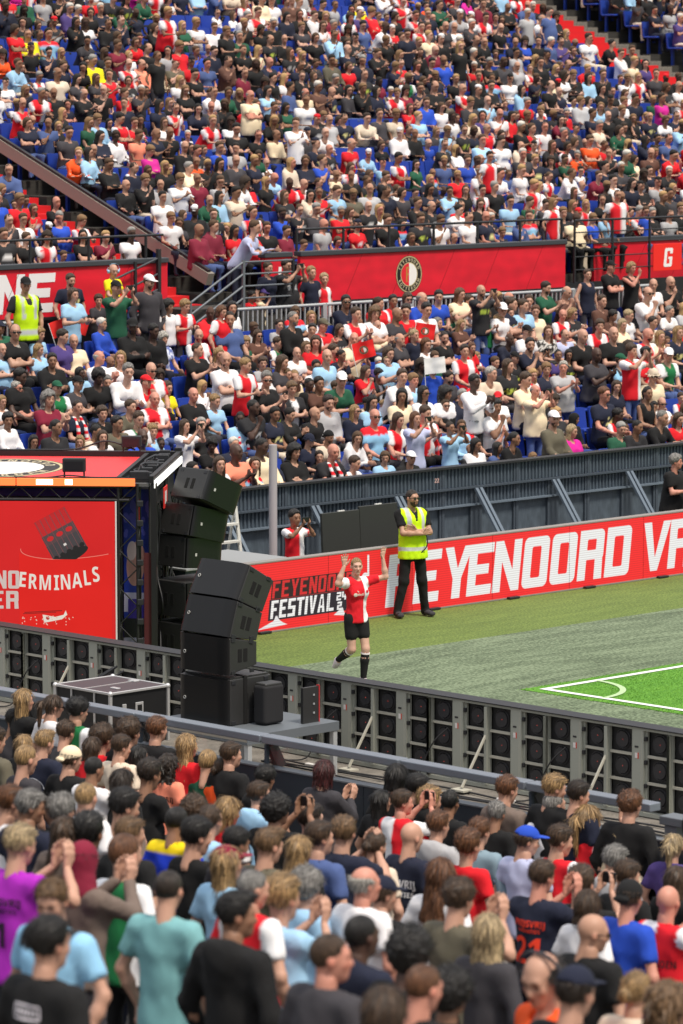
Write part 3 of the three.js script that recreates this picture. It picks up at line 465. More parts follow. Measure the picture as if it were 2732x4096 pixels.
{ // grass blades standing out of the sheets near the camera's view
  const blade = new THREE.BufferGeometry(); blade.setAttribute('position', new THREE.Float32BufferAttribute([-0.004, 0, 0, 0.004, 0, 0, 0.002, 1, 0.006, 0, 0, -0.004, 0, 0, 0.004, -0.004, 0.9, 0], 3)); blade.computeVertexNormals();
  const field = (name, label, x0, x1, z0, z1, n, cols, hgt, ok) => {
    const im = new THREE.InstancedMesh(blade, mat(name + '_blade', [1, 1, 1], 0.9, { side: THREE.DoubleSide }), n), m = new THREE.Matrix4(), q = new THREE.Quaternion(), c = new THREE.Color();
    for (let i = 0; i < n; i++) { let x, z; do { x = rr(x0, x1); z = rr(z0, z1); } while (ok && !ok(x, z)); q.setFromEuler(new THREE.Euler(rr(-0.5, 0.5), rr(0, 6.3), rr(-0.5, 0.5))); m.compose(P(x, 0, z), q, V(1.3, hgt * rr(0.6, 1.3), 1.3)); im.setMatrixAt(i, m); const a = cols[0], b = cols[1], t = clamp(0.5 + noise(x * 1.1, z * 1.1, 2) * 0.9 + rr(-0.22, 0.22), 0, 1); im.setColorAt(i, c.setRGB(lerp(a[0], b[0], t), lerp(a[1], b[1], t), lerp(a[2], b[2], t))); }
    im.name = numbered(name); tag(shade(im), label, 'grass', null, 'stuff'); scene.add(im);
  };
  field('pitch_grass', 'bright green pitch grass inside the corner lines', -4.9, 1.5, 5.86, 11, 40000, [srgb('#4a801c'), srgb('#6fa234')], 0.016, (x, z) => Math.abs(x + 4.65) > 0.08 && Math.abs(z - 6.1) > 0.08);
}

// ---------------------------------------------------------------- far stand
const steelGrime = noiseTex(256, (i, j) => { const v = 0.88 + 0.12 * noise(i * 0.05, j * 0.02, 14) + 0.1 * noise(i * 0.3, j * 0.03, 3) + (rnd() - 0.5) * 0.06; return [v, v, v]; }), steel = mat('stand_steel', srgb('#5b6875'), 0.55, { metalness: 0.15, map: steelGrime }), steelDark = mat('stand_steel_dark', srgb('#3f4954'), 0.6), steelLight = mat('stand_steel_brace', srgb('#64717e'), 0.55), blackSteel = mat('black_steel', [0.018, 0.019, 0.022], 0.5), galv = mat('galvanised', [0.5, 0.52, 0.53], 0.45, { metalness: 0.35 }), greySteel = mat('grey_steel', srgb('#6a7076'), 0.5, { metalness: 0.2 });
const redPaint = mat('red_step_paint', srgb('#c8161e'), 0.8);
const LROW = (i) => ({ z: -3.95 - 0.8 * i, y: 0.7 + 0.265 * i }), UROW = (i) => ({ z: -11.95 - 0.68 * i, y: 3.87 + 0.272 * i });
{
  const g = thing('grandstand', 'stepped concrete terraces of the far stand under the crowd', 'grandstand', P(0, 0, 0), TH);
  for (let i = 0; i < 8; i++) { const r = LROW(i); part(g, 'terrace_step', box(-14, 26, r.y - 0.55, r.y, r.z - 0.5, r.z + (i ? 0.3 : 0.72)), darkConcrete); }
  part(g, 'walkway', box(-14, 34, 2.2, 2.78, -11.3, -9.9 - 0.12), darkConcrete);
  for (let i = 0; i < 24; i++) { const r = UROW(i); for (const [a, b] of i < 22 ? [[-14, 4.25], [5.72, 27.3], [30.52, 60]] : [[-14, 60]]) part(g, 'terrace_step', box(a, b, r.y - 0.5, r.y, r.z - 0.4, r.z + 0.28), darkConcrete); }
  for (let j = 0; j < 48; j++) { const y = 3.72 + 0.136 * j, z = -11.3 - 0.34 * j; if (j < 30) part(g, 'aisle_step', box(4.27, 5.5, y - 0.4, y, z - 0.34, z), redPaint); part(g, 'aisle_step', box(27.32, 30.0, y - 0.2, y + 0.15, z - 0.34 - 0.32, z - 0.32), redPaint); part(g, 'aisle_step', box(30.003, 30.5, y - 0.2, y + 0.12, z - 0.34 - 0.32, z - 0.32), concrete); }
  const s = mat('stringer_paint', srgb('#8d867c'), 0.8);
  part(g, 'stringer', beam(V(5.6, 4.16, -11.2), V(5.6, 10.36, -26.7), 0.15, 0.22), s); part(g, 'stringer_capping', beam(V(5.58, 4.305, -11.2), V(5.58, 10.505, -26.7), 0.07, 0.05), blackSteel);
  part(g, 'void_shade_sheet', box(-14, 34, 2.75, 3.72, -11.6, -11.35), blackSteel);  // black sheet standing in for the shade in the gap under the red boards
}
{ // front wall: bays of corrugated sheet between posts, a plain plate below
  const bayW = 1.71, ribs = (y0, y1) => { const sh = new THREE.Shape(), n = 20, w = bayW - 0.1; sh.moveTo(0, -0.02); for (let k = 0; k < n; k++) { const a = k * w / n, s = w / n; sh.lineTo(a, 0); sh.lineTo(a + s * 0.3, 0); sh.lineTo(a + s * 0.42, 0.028); sh.lineTo(a + s * 0.8, 0.028); sh.lineTo(a + s * 0.92, 0); } sh.lineTo(w, 0); sh.lineTo(w, -0.02); return new THREE.ExtrudeGeometry(sh, { depth: y1 - y0, bevelEnabled: false }).rotateX(-Math.PI / 2).scale(1, 1, -1).translate(0, y0, 0); };
  const flipped = (g) => { const q = g.index ? g.toNonIndexed() : g, p = q.attributes.position; for (let i = 0; i < p.count; i += 3) { const a = [p.getX(i), p.getY(i), p.getZ(i)]; p.setXYZ(i, p.getX(i + 1), p.getY(i + 1), p.getZ(i + 1)); p.setXYZ(i + 1, ...a); } q.computeVertexNormals(); return q; };
  const up = flipped(ribs(1.28, 1.585)), mid = flipped(ribs(1.0, 1.235)), low = box(0, bayW - 0.1, 0, 0.97, -0.02, 0.0), fl = (y) => box(-0.05, bayW - 0.05, y - 0.014, y + 0.014, -0.02, 0.1), cap = box(-0.05, bayW - 0.05, 1.585, 1.62, -0.1, 0.1);
  const post = join([box(-0.05, 0.005, 0, 1.585, -0.06, 0.05), box(-0.1, -0.055, 0, 1.585, -0.06, 0.04)]);
  const brace = join([beam(V(0.17, 1.24, 0.1), V(0.17, 0.02, 1.0), 0.06, 0.04), beam(V(0.27, 1.24, 0.1), V(0.27, 0.02, 1.0), 0.06, 0.04)]), bback = box(0.1, 0.36, 0, 1.24, 0.0, 0.05);
  const w = thing('stand_front_wall', 'blue grey corrugated steel wall in front of the far stand', 'wall', P(0, 0, -3.05), TH);
  for (let k = -6; k < 9; k++) {
    const x = -0.41 + bayW * k; const add = (n, g, m) => { const q = part(w, n, g, m); q.position.x = x; return q; };
    add('corrugated_panel', up, steel); add('corrugated_panel', mid, steel); add('plain_panel', low, steel); add('flange', fl(1.26), steelDark); add('flange', fl(0.985), steelLight); add('coping', cap, blackSteel); add('post', post, steelDark);
    if (k > -2) { const b = part(w, 'brace', brace, steelLight), c = part(w, 'brace_plate', bback, steelDark); b.position.x = c.position.x = 0.09 + 1.81 * k - 0.2; }
  }
  part(w, 'stencil', new THREE.PlaneGeometry(0.16, 0.1).translate(2.86, 1.42, 0.032), new THREE.MeshStandardMaterial({ roughness: 0.9, transparent: true, alphaTest: 0.3, map: canvasTex(64, 40, (c) => { c.clearRect(0, 0, 64, 40); c.fillStyle = '#c9a9a4'; c.font = 'bold 40px sans-serif'; c.fillText('22', 8, 34); }) }));
}
// red fascias of the upper stand
const grime = noiseTex(256, (i, j) => { const v = 0.93 + 0.07 * noise(i * 0.03, j * 0.02, 4) + 0.05 * noise(i * 0.11, j * 0.015, 9) + (rnd() - 0.5) * 0.03; return [v, v, v]; }), fasciaRed = mat('fascia_red', srgb('#ea1630'), 0.6, { map: grime }), fasciaDark = mat('fascia_joint', srgb('#a50f20'), 0.7), fasciaCap = mat('fascia_cap', srgb('#3c4046'), 0.5);
function fascia(x0, x1, label, z = -11, y0 = 3.68, y1 = 4.5) {
  const f = thing('fascia_board', label, 'board', P(x0, 0, z), TH, 'red boards along the upper stand'), L = x1 - x0;
  part(f, 'panel', box(0, L, y0, y1, -0.08, 0), fasciaRed); part(f, 'capping', rbox(-0.02, L + 0.02, y1, y1 + 0.09, -0.16, 0.04, 0.015), fasciaCap); part(f, 'bottom_lip', box(0, L, y0 - 0.05, y0, -0.08, 0.015), blackSteel);
  for (let x = 1.1; x < L - 0.6; x += 1.22) part(f, 'joint', beam(V(x, y0 + 0.01, 0.001), V(x + 0.46, y1 - 0.01, 0.001), 0.006, 0.012), fasciaDark);
  return f;
}
const fl = fascia(-9, 4.4, 'red board with white block lettering left of the stairs'), fm = fascia(7.62, 14.7, 'long red board with round club crest on the upper stand');
fascia(6.75, 7.4, 'short red board piece beside the stair landing', -11.02); fascia(16.1, 30, 'red board behind black railing, right of the round crest', -11.5, 3.72, 4.46);
function rail(name, label, cat, x0, x1, y0, y1, z, step, m, group, mids = []) {
  const r = thing(name, label, cat, P(x0, 0, z), TH, group), L = x1 - x0; part(r, 'top_rail', bar(V(0, y1, 0), V(L, y1, 0), 0.022), m);
  for (const y of mids) part(r, 'mid_rail', bar(V(0, y, 0), V(L, y, 0), 0.012), m);
  for (let x = 0; x <= L + 0.01; x += step) part(r, 'upright', box(x - 0.018, x + 0.018, y0, y1, -0.018, 0.018), m); return r;
}
rail('railing', 'thin black railing over the lettered red board', 'railing', -9, 4.4, 4.59, 4.98, -11.1, 1.3, blackSteel); rail('railing', 'thin black railing over the crested red board', 'railing', 7.62, 14.7, 4.59, 4.98, -11.1, 1.18, blackSteel);
rail('railing', 'black railing with many bars beside the G sign', 'railing', 14.85, 24.8, 3.75, 4.95, -10.9, 1.1, blackSteel, null, [4.0, 4.25, 4.5, 4.72]);
{ // lettering and crest on the fascias: flat print
  const t = canvasTex(512, 256, (c, w, h) => { c.clearRect(0, 0, w, h); c.fillStyle = '#eceaec'; c.setTransform(1, 0, -0.12, 1, 30, 0); block(c, 'N', 10, 14, 200, 228, 62); block(c, 'E', 240, 14, 200, 228, 66); });
  part(fl, 'lettering', new THREE.PlaneGeometry(1.5, 0.74).translate(9 + 1.25, 4.09, 0.004), new THREE.MeshStandardMaterial({ map: t, transparent: true, alphaTest: 0.5, roughness: 0.6 }));
  const crest = canvasTex(256, 256, (c) => drawCrest(c, 256));
  part(fm, 'crest', new THREE.CircleGeometry(0.345, 32).translate(2.78, 4.08, 0.004), new THREE.MeshStandardMaterial({ map: crest, roughness: 0.6 }));
  const g = thing('section_sign', 'small red sign with white letter G on the railing', 'sign', P(17.1, 0, -10.86), TH);
  part(g, 'board', rbox(0, 0.86, 3.9, 4.43, 0, 0.02, 0.006), mat('sign_red', srgb('#f02418'), 0.6));
  part(g, 'lettering', new THREE.PlaneGeometry(0.34, 0.4).translate(0.45, 4.16, 0.024), new THREE.MeshStandardMaterial({ transparent: true, alphaTest: 0.5, roughness: 0.6, map: canvasTex(128, 160, (c) => { c.clearRect(0, 0, 128, 160); c.fillStyle = '#f4f2f2'; c.setTransform(1, 0, -0.12, 1, 18, 0); block(c, 'G', 8, 6, 92, 148, 30); }) }));
  const h = thing('letter_sign', 'red sign with white H behind the stair railing', 'sign', P(6.78, 0, -10.98), TH);
  part(h, 'board', box(0, 0.6, 3.75, 4.46, 0, 0.01), fasciaRed); part(h, 'lettering', new THREE.PlaneGeometry(0.28, 0.4).translate(0.36, 4.15, 0.014), new THREE.MeshStandardMaterial({ transparent: true, alphaTest: 0.5, roughness: 0.6, map: canvasTex(128, 160, (c) => { c.clearRect(0, 0, 128, 160); c.fillStyle = '#f4f2f2'; c.setTransform(1, 0, -0.1, 1, 14, 0); block(c, 'H', 8, 6, 96, 148, 34); }) }));
}
{ // stair landing with its grey railings, and the flight down to the walkway
  const s = thing('stair_landing', 'concrete stair landing with red walls between the red boards', 'stairs', P(4.42, 0, -11), TH);
  part(s, 'landing', box(0.02, 2.3, 2.785, 3.7, -0.29, 0.55), darkConcrete); part(s, 'side_wall', box(-0.02, 0.08, 3.705, 4.5, -1.6, -0.1), fasciaRed);
  for (let k = 0; k < 4; k++) part(s, 'step', box(2.3 + k * 0.26, 2.56 + k * 0.26, 2.785, 3.55 - k * 0.18, 0.1, 0.5), darkConcrete);
  const r = thing('stair_railing', 'grey sloping metal railing beside the stair landing', 'railing', P(4.1, 0, -10.35), TH);
  for (let k = 0; k < 4; k++) { part(r, 'sloping_bar', bar(V(0.25, 3.2 + k * 0.21, 0), V(1.5, 3.86 + k * 0.21, 0), 0.02), greySteel); part(r, 'level_bar', bar(V(1.5, 3.86 + k * 0.21, 0), V(2.7, 3.86 + k * 0.21, 0), 0.016), greySteel); }
  part(r, 'upright', box(0.23, 0.27, 2.8, 3.86, -0.02, 0.02), greySteel); part(r, 'upright', box(1.48, 1.53, 2.8, 4.52, -0.02, 0.02), greySteel); part(r, 'upright', box(2.68, 2.73, 2.8, 4.52, -0.02, 0.02), blackSteel);
  const l = thing('gate_railing', 'black barred railing at the end of the lettered board', 'railing', P(3.1, 0, -10.9), TH);
  for (let k = 0; k < 4; k++) part(l, 'sloping_bar', bar(V(0, 3.45 + k * 0.27, 0), V(1.0, 3.78 + k * 0.27, 0), 0.02), fasciaCap); part(l, 'upright', box(0.98, 1.05, 3.4, 4.75, -0.03, 0.03), blackSteel); part(l, 'upright', box(0.45, 0.5, 3.4, 4.55, -0.02, 0.02), blackSteel);
}
{ // silver crowd barriers along the walkway
  const bars = []; for (let x = 0.06; x < 2.15; x += 0.115) bars.push(box(x - 0.012, x + 0.012, 2.8, 3.68, -0.012, 0.012));
  const barsG = join(bars), top = bar(V(0, 3.69, 0), V(2.18, 3.69, 0), 0.028), low = bar(V(0, 2.88, 0), V(2.18, 2.88, 0), 0.018);
  [-6, -3.8, -1.6, 5.2, 7.4, 9.6, 11.8, 14.05].forEach((x, i) => { const b = thing('crowd_barrier', `silver barred crowd barrier, number ${['one', 'two', 'three', 'four', 'five', 'six', 'seven', 'eight'][i]} from left along the walkway`, 'barrier', P(x, 0, -10.12), TH, 'silver barriers on the walkway'); part(b, 'top_rail', top, galv); part(b, 'bottom_rail', low, galv); part(b, 'bars', barsG, galv); part(b, 'end_post', box(2.1, 2.2, 2.79, 3.7, -0.03, 0.03), galv); });
}
// ---------------------------------------------------------------- LED boards
function block(c, ch, x, y, w, h, s) {                                 // heavy block capitals
  const R = (a, b, d, e) => c.rect(x + a, y + b, d, e), poly = (...p) => { c.moveTo(x + p[0], y + p[1]); for (let i = 2; i < p.length; i += 2) c.lineTo(x + p[i], y + p[i + 1]); c.closePath(); };
  const t = s * 0.82, r = s * 0.55; c.beginPath();
  const frame = () => { c.roundRect(x, y, w, h, r); c.fill('evenodd'); };
  switch (ch) {
    case 'F': R(0, 0, s, h); R(s - 1, 0, w - s, t); R(s - 1, h * 0.42, w * 0.82 - s, t); break;
    case 'E': R(0, 0, s, h); R(s - 1, 0, w - s, t); R(s - 1, (h - t) / 2, w * 0.85 - s, t); R(s - 1, h - t, w - s, t); break;
    case 'Y': poly(0, 0, s, 0, w / 2, h * 0.42, w - s, 0, w, 0, w / 2 + s / 2, h * 0.62, w / 2 + s / 2, h, w / 2 - s / 2, h, w / 2 - s / 2, h * 0.62); break;
    case 'N': R(0, 0, s * 0.95, h); R(w - s * 0.95, 0, s * 0.95, h); poly(0, 0, s * 0.95, 0, w, h, w - s * 0.95, h); break;
    case 'O': c.roundRect(x, y, w, h, r); c.roundRect(x + s, y + t, w - 2 * s, h - 2 * t, r * 0.3); c.fill('evenodd'); return;
    case 'D': c.roundRect(x, y, w, h, [0, r, r, 0]); c.roundRect(x + s, y + t, w - 2 * s, h - 2 * t, r * 0.3); c.fill('evenodd'); return;
    case 'R': c.roundRect(x, y, w, h * 0.6, [0, r, r * 0.6, 0]); c.roundRect(x + s, y + t, w - 2 * s, h * 0.6 - 2 * t, r * 0.2); c.fill('evenodd'); c.beginPath(); R(0, h * 0.55, s, h * 0.45); poly(w - s * 1.05, h * 0.52, w - s * 0.1, h * 0.52, w, h, w - s, h); break;
    case 'V': poly(0, 0, s, 0, w / 2, h * 0.72, w - s, 0, w, 0, w / 2 + s * 0.45, h, w / 2 - s * 0.45, h); break;
    case 'A': poly(w / 2 - s * 0.45, 0, w / 2 + s * 0.45, 0, w, h, w - s, h, w * 0.6, h * 0.25, w * 0.4, h * 0.25, s, h, 0, h); R(w * 0.25, h * 0.62, w * 0.5, t * 0.8); break;
    case 'H': R(0, 0, s, h); R(w - s, 0, s, h); R(s - 1, (h - t) / 2, w - 2 * s + 2, t); break;
    case 'G': c.roundRect(x, y, w, h, r); c.roundRect(x + s, y + t, w - 2 * s, h - 2 * t, 2); c.fill('evenodd'); c.save(); c.globalCompositeOperation = 'destination-out'; c.fillRect(x + w * 0.55, y + h * 0.3, w, h * 0.17); c.restore(); c.beginPath(); R(w * 0.5, h * 0.47, w * 0.5, t * 0.75); break;
    case 'S': c.roundRect(x, y, w, t, 2); R(0, 0, s, h * 0.5); R(0, (h - t) / 2, w, t); R(w - s, h * 0.45, s, h * 0.55); R(0, h - t, w, t); break;
    case 'T': R(0, 0, w, t); R((w - s) / 2, 0, s, h); break;
    case 'I': R(0, 0, s, h); break;
    case 'L': R(0, 0, s, h); R(s - 1, h - t, w - s, t); break;
    case '2': R(0, 0, w, t); R(w - s, 0, s, h * 0.55); R(0, (h - t) / 2, w, t); R(0, h * 0.5, s, h * 0.5); R(0, h - t, w, t); break;
    case '4': R(0, 0, s, h * 0.6); R(0, h * 0.48, w, t); R(w - s, 0, s, h); break;
  }
  c.fill();
}
function drawCrest(c, n) {
  const r = n / 2; c.fillStyle = '#1a1512'; c.beginPath(); c.arc(r, r, r, 0, 7); c.fill();
  c.strokeStyle = '#c9b98a'; c.lineWidth = n * 0.03; c.beginPath(); c.arc(r, r, r * 0.94, 0, 7); c.stroke(); c.beginPath(); c.arc(r, r, r * 0.62, 0, 7); c.stroke();
  c.save(); c.beginPath(); c.arc(r, r, r * 0.6, 0, 7); c.clip(); c.fillStyle = '#e02030'; c.fillRect(0, 0, r, n); c.fillStyle = '#f2efec'; c.fillRect(r, 0, r, n); c.fillStyle = '#b8863a'; c.fillRect(r * 0.78, r * 0.6, r * 0.1, r * 0.8); c.fillRect(r * 0.78, r * 0.6, r * 0.24, r * 0.1); c.fillRect(r * 0.78, r * 0.95, r * 0.2, r * 0.1); c.restore();
  c.fillStyle = '#cfc2a0'; c.font = `bold ${n * 0.115}px sans-serif`; c.textAlign = 'center'; c.textBaseline = 'middle';
  const ring = (s, a0, a1, flip) => [...s].forEach((ch, i) => { const a = lerp(a0, a1, i / (s.length - 1)); c.save(); c.translate(r + Math.cos(a) * r * 0.78, r + Math.sin(a) * r * 0.78); c.rotate(a + (flip ? -1 : 1) * Math.PI / 2); c.fillText(ch, 0, 0); c.restore(); });
  ring('FEYENOORD', -Math.PI * 0.86, -Math.PI * 0.14, false); ring('ROTTERDAM', Math.PI * 0.86, Math.PI * 0.14, true);
}
{ // far board: one screen cut into cabinets; picture in plan metres from x = -4.2
  const X0 = -4.2, X1 = 9.4, Hh = 0.96, pxm = 150, Wp = 2040, Hp = 144;
  const tex = canvasTex(Wp, Hp, (c) => {
    const u = (x) => (x - X0) * pxm, v = (y) => Hp - (y / Hh) * Hp; c.fillStyle = '#e0262c'; c.fillRect(0, 0, Wp, Hp);
    c.fillStyle = '#d8dae4';
    const word = (s, xs, y0, y1, st, slant) => { const h = v(y0) - v(y1); [...s].forEach((ch, i) => { c.save(); c.transform(1, 0, -slant, 1, slant * v(y0), 0); block(c, ch, u(xs[i][0]), v(y1), (xs[i][1] - xs[i][0]) * pxm, h, st); c.restore(); }); };
    word('FEYENOORD', [[-1.36, -0.9], [-0.8, -0.26], [-0.2, 0.4], [0.33, 0.86], [0.88, 1.46], [1.52, 2.08], [2.14, 2.7], [2.76, 3.32], [3.38, 3.95]], 0.1, 0.86, 27, 0.13);
    word('VRO', [[4.22, 4.86], [4.86, 5.42], [5.5, 6.1]], 0.1, 0.86, 27, 0.13);
    // festival logo
    c.save(); c.transform(1, 0, -0.12, 1, 8, 0); c.fillStyle = '#2a1a1e'; c.fillRect(u(-3.62), v(0.7), 1.62 * pxm, 0.26 * 150); c.fillStyle = '#c3262c'; [...'FEYENOORD'].forEach((ch, i) => block(c, ch, u(-3.6) + i * 27, v(0.69), 23, 36, 7.5));
    c.fillStyle = '#241f2c'; c.fillRect(u(-3.64), v(0.435), 1.55 * pxm, 44); c.fillStyle = '#dfe1ea'; [...'FESTIVAL'].forEach((ch, i) => block(c, ch, u(-3.6) + [0, 25, 50, 75, 100, 112, 138, 165][i], v(0.42), ch === 'I' ? 9 : 22, 38, 8)); block(c, '2', u(-3.6) + 192, v(0.42), 14, 18, 5); block(c, '4', u(-3.6) + 208, v(0.42), 13, 18, 5); block(c, '2', u(-3.6) + 196, v(0.28), 14, 17, 5); c.restore();
    // note and lamp shapes
    c.fillStyle = '#d8dae4'; c.fillRect(u(-1.72), v(0.9), 6, 50); c.beginPath(); c.ellipse(u(-1.76), v(0.55), 13, 15, 0, 0, 7); c.fill();
    c.beginPath(); c.moveTo(u(-3.62), v(0.12)); c.quadraticCurveTo(u(-3.56), v(0.12), u(-3.54), v(0.2)); c.lineTo(u(-3.5), v(0.2)); c.quadraticCurveTo(u(-3.48), v(0.12), u(-3.3), v(0.06)); c.lineTo(u(-3.9), v(0.03)); c.fill();
    c.beginPath(); c.moveTo(u(-2.4), v(0.1)); c.lineTo(u(-2.22), v(0.2)); c.lineTo(u(-2.16), v(0.07)); c.fill();
    c.fillStyle = 'rgba(40,0,4,0.16)'; for (let y = 0; y < Hp; y += 5) c.fillRect(0, y, Wp, 1.6);               // the gaps between pixel rows
  });
  const scr = new THREE.MeshStandardMaterial({ map: tex, roughness: 0.55, emissiveMap: tex, emissive: 0xffffff, emissiveIntensity: 0.12 }); scr.name = 'led_screen';
  const b = thing('led_board', 'red LED advertising board with white block lettering behind the pitch', 'LED board', P(0, 0, 0), TH), frame = mat('led_frame', srgb('#8a8480'), 0.6), n = 8, cw = (X1 - X0) / n;
  for (let k = 0; k < n; k++) {
    const x = X0 + k * cw, g = new THREE.PlaneGeometry(cw - 0.006, Hh), uv = g.attributes.uv; for (let i = 0; i < 4; i++) uv.setX(i, (k + uv.getX(i)) / n);
    part(b, 'screen', g.translate(x + cw / 2, 0.02 + Hh / 2, 0.006), scr); part(b, 'cabinet', box(x + 0.002, x + cw - 0.002, 0.01, 0.99, -0.14, 0.002), blackSteel); part(b, 'top_edge', box(x, x + cw, 0.982, 1.0, -0.145, 0.012), frame); part(b, 'bottom_edge', box(x, x + cw, 0.0, 0.022, -0.145, 0.014), frame);
    part(b, 'foot', rbox(x + 0.3, x + 0.52, 0.0, 0.035, 0.015, 0.09, 0.01), blackSteel);
  }
}
{ // near board: seen from behind
  const fr = mat('cabinet_frame', srgb('#9fa298'), 0.6, { metalness: 0.1 }), frd = mat('cabinet_bar', srgb('#b4b1a4'), 0.6), blk = mat('fan_black', [0.014, 0.014, 0.016], 0.45), fan = mat('fan_hub', [0.03, 0.03, 0.034], 0.4), rubber = mat('rubber', [0.02, 0.02, 0.022], 0.8), red = mat('sticker_red', srgb('#c8452c'), 0.7), wh = mat('sticker_white', [0.7, 0.68, 0.66], 0.7), led = mat('status_lamp', [0.5, 0.05, 0.04], 0.4, { emissive: new THREE.Color(0.9, 0.12, 0.08), emissiveIntensity: 0.25 });
  const W = 0.87, Hc = 0.95, cols = [[0.18, 0.48], [0.53, 0.835]], rows = [[0.07, 0.335], [0.365, 0.62], [0.65, 0.9]];
  const frame = join([box(0, 0.15, 0.04, Hc - 0.04, 0, 0.06), box(0.15, 0.18, 0.04, Hc - 0.04, 0, 0.03), box(0.48, 0.53, 0.04, Hc - 0.04, 0, 0.045), box(0.835, W - 0.003, 0.04, Hc - 0.04, 0, 0.03), box(0, W - 0.003, 0, 0.04, -0.05, 0.06), box(0, W - 0.003, Hc - 0.04, Hc - 0.012, -0.1, 0.06)]);
  const lip = box(-0.002, W - 0.001, Hc - 0.012, Hc, -0.16, 0.08), shelf = (a, b, y) => box(a + 0.002, b - 0.002, y - 0.015, y + 0.012, 0.003, 0.032);
  const hub = new THREE.CylinderGeometry(0.085, 0.095, 0.035, 14).rotateX(Math.PI / 2), ring = new THREE.TorusGeometry(0.1, 0.008, 6, 18);
  const proto = () => {
    const b = thing('led_cabinet', '', 'LED cabinet', null, TN, 'backs of the LED board cabinets before the near stand');
    part(b, 'frame', frame, fr); part(b, 'top_lip', lip, blackSteel); part(b, 'screen_backing', box(0.001, W - 0.004, 0.02, Hc - 0.045, -0.15, -0.06), blk);
    for (const [a, c] of cols) for (const [y0, y1] of rows) { const d = part(b, 'fan_panel', box(a + 0.006, c - 0.006, y0, y1, -0.045, -0.012), blk); for (const [g, m] of [[hub, fan], [ring, fan]]) { const q = part(d, 'fan', g, m); q.position.set((a + c) / 2, (y0 + y1) / 2, -0.006); } const l = part(d, 'status_light', new THREE.SphereGeometry(0.0045, 6, 4), led); l.position.set((a + c) / 2 + 0.01, (y0 + y1) / 2, 0.015); }
    for (const [a, c] of cols) for (const y of [0.352, 0.637]) part(b, 'shelf', shelf(a, c, y), frd);
    part(b, 'groove', box(0.118, 0.123, 0.05, Hc - 0.05, 0.059, 0.0615), frd); part(b, 'sticker', box(0.035, 0.07, 0.61, 0.665, 0.06, 0.063), wh); part(b, 'sticker', box(0.07, 0.085, 0.605, 0.67, 0.06, 0.0625), red); part(b, 'nameplate', box(0.03, 0.08, 0.72, 0.74, 0.06, 0.063), fan);
    for (const y of [0.3, 0.55, 0.8]) part(b, 'latch', rbox(0.152, 0.185, y, y + 0.045, 0.025, 0.055, 0.005), rubber);
    return b;
  };
  const P0 = proto(), strut = join([beam(V(0.505, 0.6, 0.06), V(0.48, 0.05, 0.42), 0.022, 0.022), box(0.38, 0.58, 0.015, 0.035, 0.36, 0.5)]), post2 = box(0.487, 0.525, 0.04, Hc - 0.05, 0.046, 0.08);
  const ord = ['first', 'second', 'third', 'fourth', 'fifth', 'sixth', 'seventh', 'eighth', 'ninth', 'tenth', 'eleventh', 'twelfth', 'thirteenth', 'fourteenth', 'fifteenth', 'sixteenth'];
  let n = 0;
  for (let k = -9; k <= 5; k++) {
    const b = n ? P0.clone() : P0; if (n) { b.name = numbered('led_cabinet'); scene.add(b); } b.position.copy(NP(-0.9 + 0.87 * k - 0.05 + 0.0, 0, 0)); b.userData.label = `grey LED cabinet back with black fan squares, ${ord[n]} from left`;
    if ((k & 1) === 0) part(b, 'strut', strut, frd); else part(b, 'cable_post', post2, fr); n++;
  }
  for (const [i, k] of [-7, -1, 1, 3].entries()) { const x = -0.9 + 0.87 * k + 0.5; solo('cable', tube([NP(x + 0.25, 0.6, 0.06), NP(x + 0.12, 0.45, 0.14), NP(x - 0.02, 0.2, 0.17), NP(x - 0.05, 0.03, 0.25), NP(x - 0.3, 0.018, 0.6)], 0.009), rubber, `thin black cable hanging down the ${['far end', 'stack side', 'middle', 'near end'][i]} LED cabinets`, 'cable', null); }
  for (const [i, o] of [0.45, 0.6, 0.74].entries()) solo('cable', tube(Array.from({ length: 9 }, (_, j) => NP(-1.6 + j * 0.9, 0.012, o + 0.06 * Math.sin(j * 1.7 + i * 2))), 0.011, 60), rubber, `black cable lying along the concrete, ${['nearest the cabinets', 'middle of three', 'nearest the rail'][i]}`, 'cable', null);
  for (const [x, z] of [[-0.95, 0.5], [0.35, 0.42], [2.0, 0.5]]) solo('plug_box', rbox(-0.12, 0.12, 0, 0.035, -0.03, 0.03, 0.01), wh, `white plug strip on the concrete ${x < 0 ? 'beside the speaker platform' : x < 1 ? 'under the middle cabinets' : 'under the near end cabinets'}`, 'plug strip', NP(x, 0, z), TN);
}
